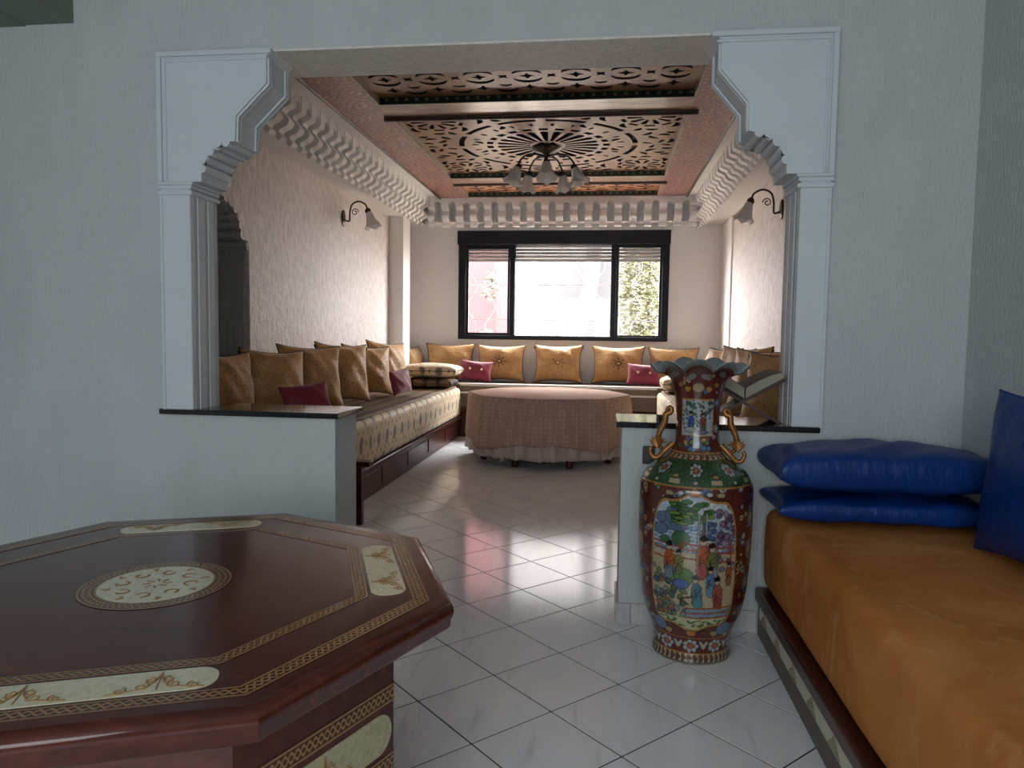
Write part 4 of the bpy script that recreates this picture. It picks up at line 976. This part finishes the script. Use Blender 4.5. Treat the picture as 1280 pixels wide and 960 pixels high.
# blue cushions on the rust sofa
bolster('flat royal blue cushion squeezed under another blue cushion', (1.09, 3.03, .588), .82, .37, .11, 0, MAT['blue'], 31, 'royal blue cushions', 'blue_cushion')
bolster('plump royal blue cushion lying on another blue cushion', (1.09, 3.02, .706), .84, .41, .19, 1, MAT['blue'], 33, 'royal blue cushions', 'blue_cushion')
a, rim = pillow_mesh('cushion_body', .64, .555, .17, 41, wr=.008); a.materials.append(MAT['blue'])
o = thing('blue_cushion', 'royal blue square cushion propped upright against the right wall', 'cushion', (1.335, 2.36, .585), 'royal blue cushions'); o.rotation_euler = (math.radians(-6), 0, math.radians(-84)); child(o, 'cushion_body', a); pm = pipe_mesh('piping', rim, .004); pm.materials.append(MAT['blue']); child(o, 'piping', pm)

# ------------------------------------------------------------------ round table with lace cloth
RX, RY, RZ, RRr = -.585, 7.74, .69, .87
rt_ = thing('dining_table', 'octagonal dining table on dark legs under lace cloths', 'table', (RX, RY, 0))
MB().prism([(RX + .82 * math.cos(k * PI / 4), RY + .82 * math.sin(k * PI / 4)) for k in range(8)], .63, .675).build('table_top', MAT['darkwood'], rt_)
for k in range(8):
    a = k * PI / 4 + PI / 8; x, y = RX + .70 * math.cos(a), RY + .70 * math.sin(a)
    MB().lathe([(.028, 0), (.04, .02), (.03, .05), (.022, .09), (.04, .3), (.045, .55), (.045, .63)], 12, (x, y)).build('leg', MAT['darkwood'], rt_, smooth=40)
MB().lathe([(.30, .03), (.30, .06), (.2, .10), (.1, .2), (.1, .63)], 20, (RX, RY)).build('pedestal', MAT['darkwood'], rt_, smooth=40)
def octr(a, R, k_=.75):
    f = ((a) % (PI / 4)) - PI / 8; o = R * math.cos(PI / 8) / math.cos(f); return R * .97 * (1 - k_) + o * k_
def drape(R, z0, hem, flare, amp, nf, ph, nu=240, nv=14):
    vs_, fs = [], []
    for j in range(nv + 1):
        t_ = j / nv
        for i in range(nu):
            a = 2 * PI * i / nu; h = hem(a); 
            r = octr(a, R) + .012 * math.sin(min(1, t_ * 6) * PI / 2) + flare * t_ + amp * t_ ** .8 * (math.sin(nf * a + ph) + .6 * math.sin(nf * 1.7 * a + ph * 2) + .5 * math.cos(8 * a))
            vs_.append((RX + r * math.cos(a), RY + r * math.sin(a), z0 - (z0 - h) * t_ ** 1.0))
    for j in range(nv):
        for i in range(nu): fs.append((j * nu + i, j * nu + (i + 1) % nu, (j + 1) * nu + (i + 1) % nu, (j + 1) * nu + i))
    return vs_, fs, nu
def cloth(name, label, R, z0, hem, flare, amp, nf, ph, mat, topmat=None):
    vs_, fs, nu = drape(R, z0, hem, flare, amp, nf, ph)
    o = thing(name, label, 'tablecloth', (RX, RY, z0))
    m = MB().add(vs_, fs).build('skirt', mat, o, smooth=180); sol = m.modifiers.new('thick', 'SOLIDIFY'); sol.thickness = .003
    vs2 = []; rings = 4
    tp = MB().prism([(RX + octr(2 * PI * i / nu, R) * math.cos(2 * PI * i / nu), RY + octr(2 * PI * i / nu, R) * math.sin(2 * PI * i / nu)) for i in range(nu)], z0 - .004, z0 + .002).build('cloth_top', topmat or mat, o)
    return o
cloth('under_cloth', 'pale satin under cloth with scalloped hem near the floor', .838, .682, lambda a: .085 + .012 * abs(math.sin(a * 44)), .035, .018, 26, .5, MAT['satin'])
cloth('lace_cloth', 'rose brown lace tablecloth with hanging corners over satin', .868, .694, lambda a: .235 - .075 * abs(math.sin(2 * a + .0)) ** 3 + .012 * abs(math.sin(a * 60)), .03, .014, 15, 1.2, MAT['lace'], MAT['cloth_top'])

# ------------------------------------------------------------------ open book on folding stand
bs = thing('book_stand', 'folding crossed wooden book stand on the granite slab', 'book stand', (.622, 3.41, .926))
cb = Vector((.622, 3.41, 0)); A0 = math.radians(30)
for s in (-1, 1):
    c_, s_ = math.cos(A0), math.sin(A0)
    def Q(u, n_): return (cb.x + s * (u * c_) - s * n_ * s_ * 1.0, 1.028 + u * s_ + n_ * c_)
    MB().prism([Q(-.205, -.012), Q(.20, -.012), Q(.20, 0), Q(-.205, 0)], 3.33 if s > 0 else 3.345, 3.48 if s > 0 else 3.495, 'y').build('board', MAT['wornwood'], bs)
bk = thing('open_book', 'thick open book with aged pages resting on the folding stand', 'book', (.622, 3.40, 1.03))
for s in (-1, 1):
    c_, s_ = math.cos(A0), math.sin(A0)
    def Q(u, n_): return (cb.x + s * (u * c_ - n_ * s_), 1.030 + u * s_ + n_ * c_)
    MB().prism([Q(.006, .002), Q(.205, .002), Q(.205, .008), Q(.006, .008)], 3.285, 3.545, 'y').build('cover', MAT['brownbook'], bk)
    MB().prism([Q(.008, .008), Q(.197, .008), Q(.193, .034), Q(.15, .044), Q(.08, .048), Q(.03, .045)], 3.292, 3.538, 'y').build('page_block', MAT['page'], bk)
    MB().prism([Q(.010, .0485), Q(.08, .0505), Q(.15, .0465), Q(.196, .036), Q(.196, .033), Q(.15, .0440), Q(.08, .0480), Q(.03, .0455)], 3.290, 3.540, 'y').build('top_page', MAT['brownbook'], bk)

# ------------------------------------------------------------------ sockets
o = thing('wall_socket', 'dark square wall socket on the low wall beside the vase', 'socket', (.207, 3.258, .738)); box(.181, .234, 3.247, 3.26, .738, .819).build('plate', MAT['outlet'], o, bevel=.004); box(.19, .225, 3.244, 3.248, .752, .805).build('socket_face', MAT['outlet'], o, bevel=.003)
o = thing('wall_socket', 'white double socket plate low on the wall between vase and sofa', 'socket', (.655, 3.258, .27)); box(.628, .690, 3.250, 3.26, .27, .375).build('plate', MAT['plate'], o, bevel=.003); box(.638, .68, 3.247, 3.251, .285, .36).build('socket_face', MAT['plate'], o, bevel=.003)

# ------------------------------------------------------------------ lamps
bell = [(.020, 0), (.030, -.01), (.040, -.035), (.048, -.065), (.058, -.095), (.075, -.125), (.088, -.138)]
def shade_mesh():
    m = MB(); n = 24; vs_ = []; P = bell + [(r - .004, z + .001) for r, z in bell[::-1]]
    for i, (r, z) in enumerate(P):
        f = max(0, (-z - .08) / .06)
        for k in range(n): a = 2 * PI * k / n; q = r * (1 + .06 * f * math.cos(6 * a)); vs_.append((q * math.cos(a), q * math.sin(a), z + .012 * f * math.cos(6 * a)))
    fs = [(i * n + k, i * n + (k + 1) % n, (i + 1) * n + (k + 1) % n, (i + 1) * n + k) for i in range(len(P) - 1) for k in range(n)]
    me_ = m.add(vs_, fs).mesh('shade', 180); me_.materials.append(MAT['frost']); return me_
shm = shade_mesh()
ch = thing('chandelier', 'bronze chandelier with five frosted bell shades under carved ceiling', 'chandelier', (-.60, 7.16, 3.138)); cp = Vector((-.60, 7.16, 0))
MB().lathe([(.14, 3.140), (.15, 3.125), (.13, 3.105), (.06, 3.08), (.03, 3.06)], 24, (cp.x, cp.y)).build('canopy', MAT['bronze'], ch, smooth=50)
MB().lathe([(.02, 3.07), (.02, 3.0), (.04, 2.98), (.045, 2.95), (.03, 2.92), (.012, 2.90), (.004, 2.87)], 14, (cp.x, cp.y)).build('stem', MAT['bronze'], ch, smooth=50)
for k in range(5):
    a = -PI / 2 + .1 + 2 * PI * k / 5; d = Vector((math.cos(a), math.sin(a), 0))
    p = spline([cp + d * .02 + Vector((0, 0, 3.05)), cp + d * .10 + Vector((0, 0, 3.06)), cp + d * .20 + Vector((0, 0, 3.045)), cp + d * .27 + Vector((0, 0, 2.98)), cp + d * .28 + Vector((0, 0, 2.945))], 5)
    arm = MB().tube(p, .010, 7).build('arm', MAT['bronze'], ch, smooth=60)
    MB().lathe([(.012, 2.955), (.03, 2.945), (.034, 2.925), (.028, 2.905)], 14, (cp.x + d.x * .28, cp.y + d.y * .28)).build('holder', MAT['bronze'], arm, smooth=50)
    o = put('shade', shm, None, ch); o.scale = (1.15, 1.15, 1.2); o.location = tuple(cp + d * .285 + Vector((0, 0, 2.925))); o.rotation_euler = (d.y * -.35 * -1, d.x * -.35, 0)
def sconce(label, loc, s):
    t = thing('wall_sconce', label, 'wall lamp', loc); L_ = Vector(loc)
    def W(o_, z, y=0): return L_ + Vector((s * o_, y, z))
    m = MB().lathe([(.001, 0), (.045, 0), (.045, .012), (.03, .02), (.001, .022)], 18); m.xf(Matrix.Translation(L_) @ Matrix.Rotation(s * PI / 2, 4, 'Y') @ Matrix.Scale(1.9, 4, (1, 0, 0))); m.build('wall_plate', MAT['bronze'], t, smooth=50)
    p = spline([W(.02, -.02), W(.07, -.03), W(.075, .06), W(.10, .14), W(.17, .17), W(.24, .14), W(.265, .09)], 6); MB().tube(p, .009, 7).build('arm', MAT['bronze'], t, smooth=60)
    p = [W(.13 + .04 * (1 - i / 22) * math.cos(i * .5), .06 + .04 * (1 - i / 22) * math.sin(i * .5)) for i in range(18)]; MB().tube(p, .005, 6).build('curl', MAT['bronze'], t, smooth=60)
    m = MB().lathe([(.010, .02), (.028, .005), (.034, -.02), (.024, -.04)], 14, (W(.27, 0).x, L_.y), L_.z + .085); m.build('holder', MAT['bronze'], t, smooth=50)
    o = put('shade', shm, None, t); o.location = tuple(W(.275, .07)); o.scale = (1.0, 1.0, 1.25); o.rotation_euler = (0, -s * .30, 0)
sconce('bronze wall lamp with curved arm on the left textured wall', (XL, 7.36, 2.50), 1)
sconce('bronze wall lamp with curved arm beside the right pilaster', (XR, 6.62, 2.43), -1)

# ------------------------------------------------------------------ outdoors beyond the window
struct(box(-14, 14, 10.4, 40, -.25, -.05).build('ground', MAT['earth']), 'bright garden ground outside')
h = thing('pink_house', 'pink rendered house seen through the left sash', 'house', (-5.0, 18, 0))
box(-5.0, -2.55, 17, 20, -.1, 8).build('wall', MAT['pinkwall'], h); box(-5.2, -2.4, 16.8, 20.2, 8, 8.25).build('roof', MAT['whitewall'], h)
for x in (-4.6,): f_ = box(x, x + .9, 16.96, 17.02, 1.2, 2.6).build('window', MAT['whitewall'], h); box(x + .06, x + .84, 16.94, 16.97, 1.26, 2.54).build('pane', MAT['blackalu'], f_)
h = thing('added_white_house', 'added white rendered house across the garden, screening the low sky', 'house', (2, 24, 0))
box(-5, 8, 23, 28, -.1, 10.5).build('wall', MAT['whitewall'], h); box(-5.2, 8.2, 22.8, 28.2, 10.5, 10.8).build('roof', MAT['whitewall'], h)  # added house, tall enough to keep bright low sky off the floor reflections
def tree(name, label, path, r, leaves, lm, seed, cat='tree', group=None):
    t = thing(name, label, cat, path[0], group)
    if r: p = spline(path, 6); MB().tube(p, [r * (1 - .5 * i / len(p)) for i in range(len(p))], 9).build('trunk', MAT['bark'], t, smooth=60)
    rs = random.Random(seed); m = MB()
    for (c, rad, n, sz) in leaves:
        for k_ in range(n):
            v = Vector((rs.gauss(0, 1), rs.gauss(0, 1), rs.gauss(0, 1))).normalized() * rs.uniform(.55, 1); p = Vector(c) + Vector((v.x * rad[0], v.y * rad[1], v.z * rad[2]))
            R = Matrix.Rotation(rs.uniform(0, 6.3), 4, 'Z') @ Matrix.Rotation(rs.uniform(-1.2, 1.2), 4, 'X'); s_ = sz * rs.uniform(.6, 1.3)
            m.add([p + R @ Vector(q) for q in ((-s_ * .5, 0, 0), (0, -s_ * .3, s_ * .1), (s_ * .6, 0, -.02), (0, s_ * .3, s_ * .1))], [(0, 1, 2, 3)])
    o = m.build('foliage', lm, t, fix=False); o['kind'] = 'stuff'
tag(box(-1.45, 1.6, 16.0, 16.2, -.1, 3.0).build('garden_wall', simple('grey_garden_wall', (.028, .027, .029), (.034, .032, .034), 1.5, .9)), 'pale grey garden wall outside the middle pane', 'wall')
tree('pale_tree', 'pale leaning tree trunk outside the middle pane', [(.1, 14.2, 0), (.2, 14.2, 1.2), (.75, 14.3, 2.6), (1.2, 14.3, 4.2)], .17, [((.9, 14.3, 4.6), (.7, .7, .6), 200, .25)], MAT['paleleaf'], 3)
tree('grey_tree', 'grey broad tree trunk outside the middle pane', [(-1.0, 15.5, 0), (-.8, 15.5, 1.0), (-.35, 15.6, 2.2), (-.2, 15.6, 4.5)], .26, [((-.3, 15.6, 5.0), (.5, .5, .5), 150, .2)], MAT['paleleaf'], 4)
tree('ivy_hedge', 'yellow green leafy hedge outside the right sash', [(.75, 12.6, 0), (.75, 12.6, 3)], .05, [((.58, 12.6, 1.9), (.36, .4, 1.7), 4200, .085)], MAT['leaf'], 5, 'hedge')
tree('pale_shrub', 'pale flowering shrub in front of the pink house', [(-2.75, 13.2, 0), (-2.7, 13.2, 1.5)], .03, [((-2.85, 13.2, 2.1), (.22, .2, .9), 500, .08), ((-2.2, 13.3, 1.0), (.25, .2, .45), 500, .08), ((-2.12, 13.3, 2.2), (.16, .2, .3), 160, .10)], MAT['paleleaf'], 6, 'shrub')
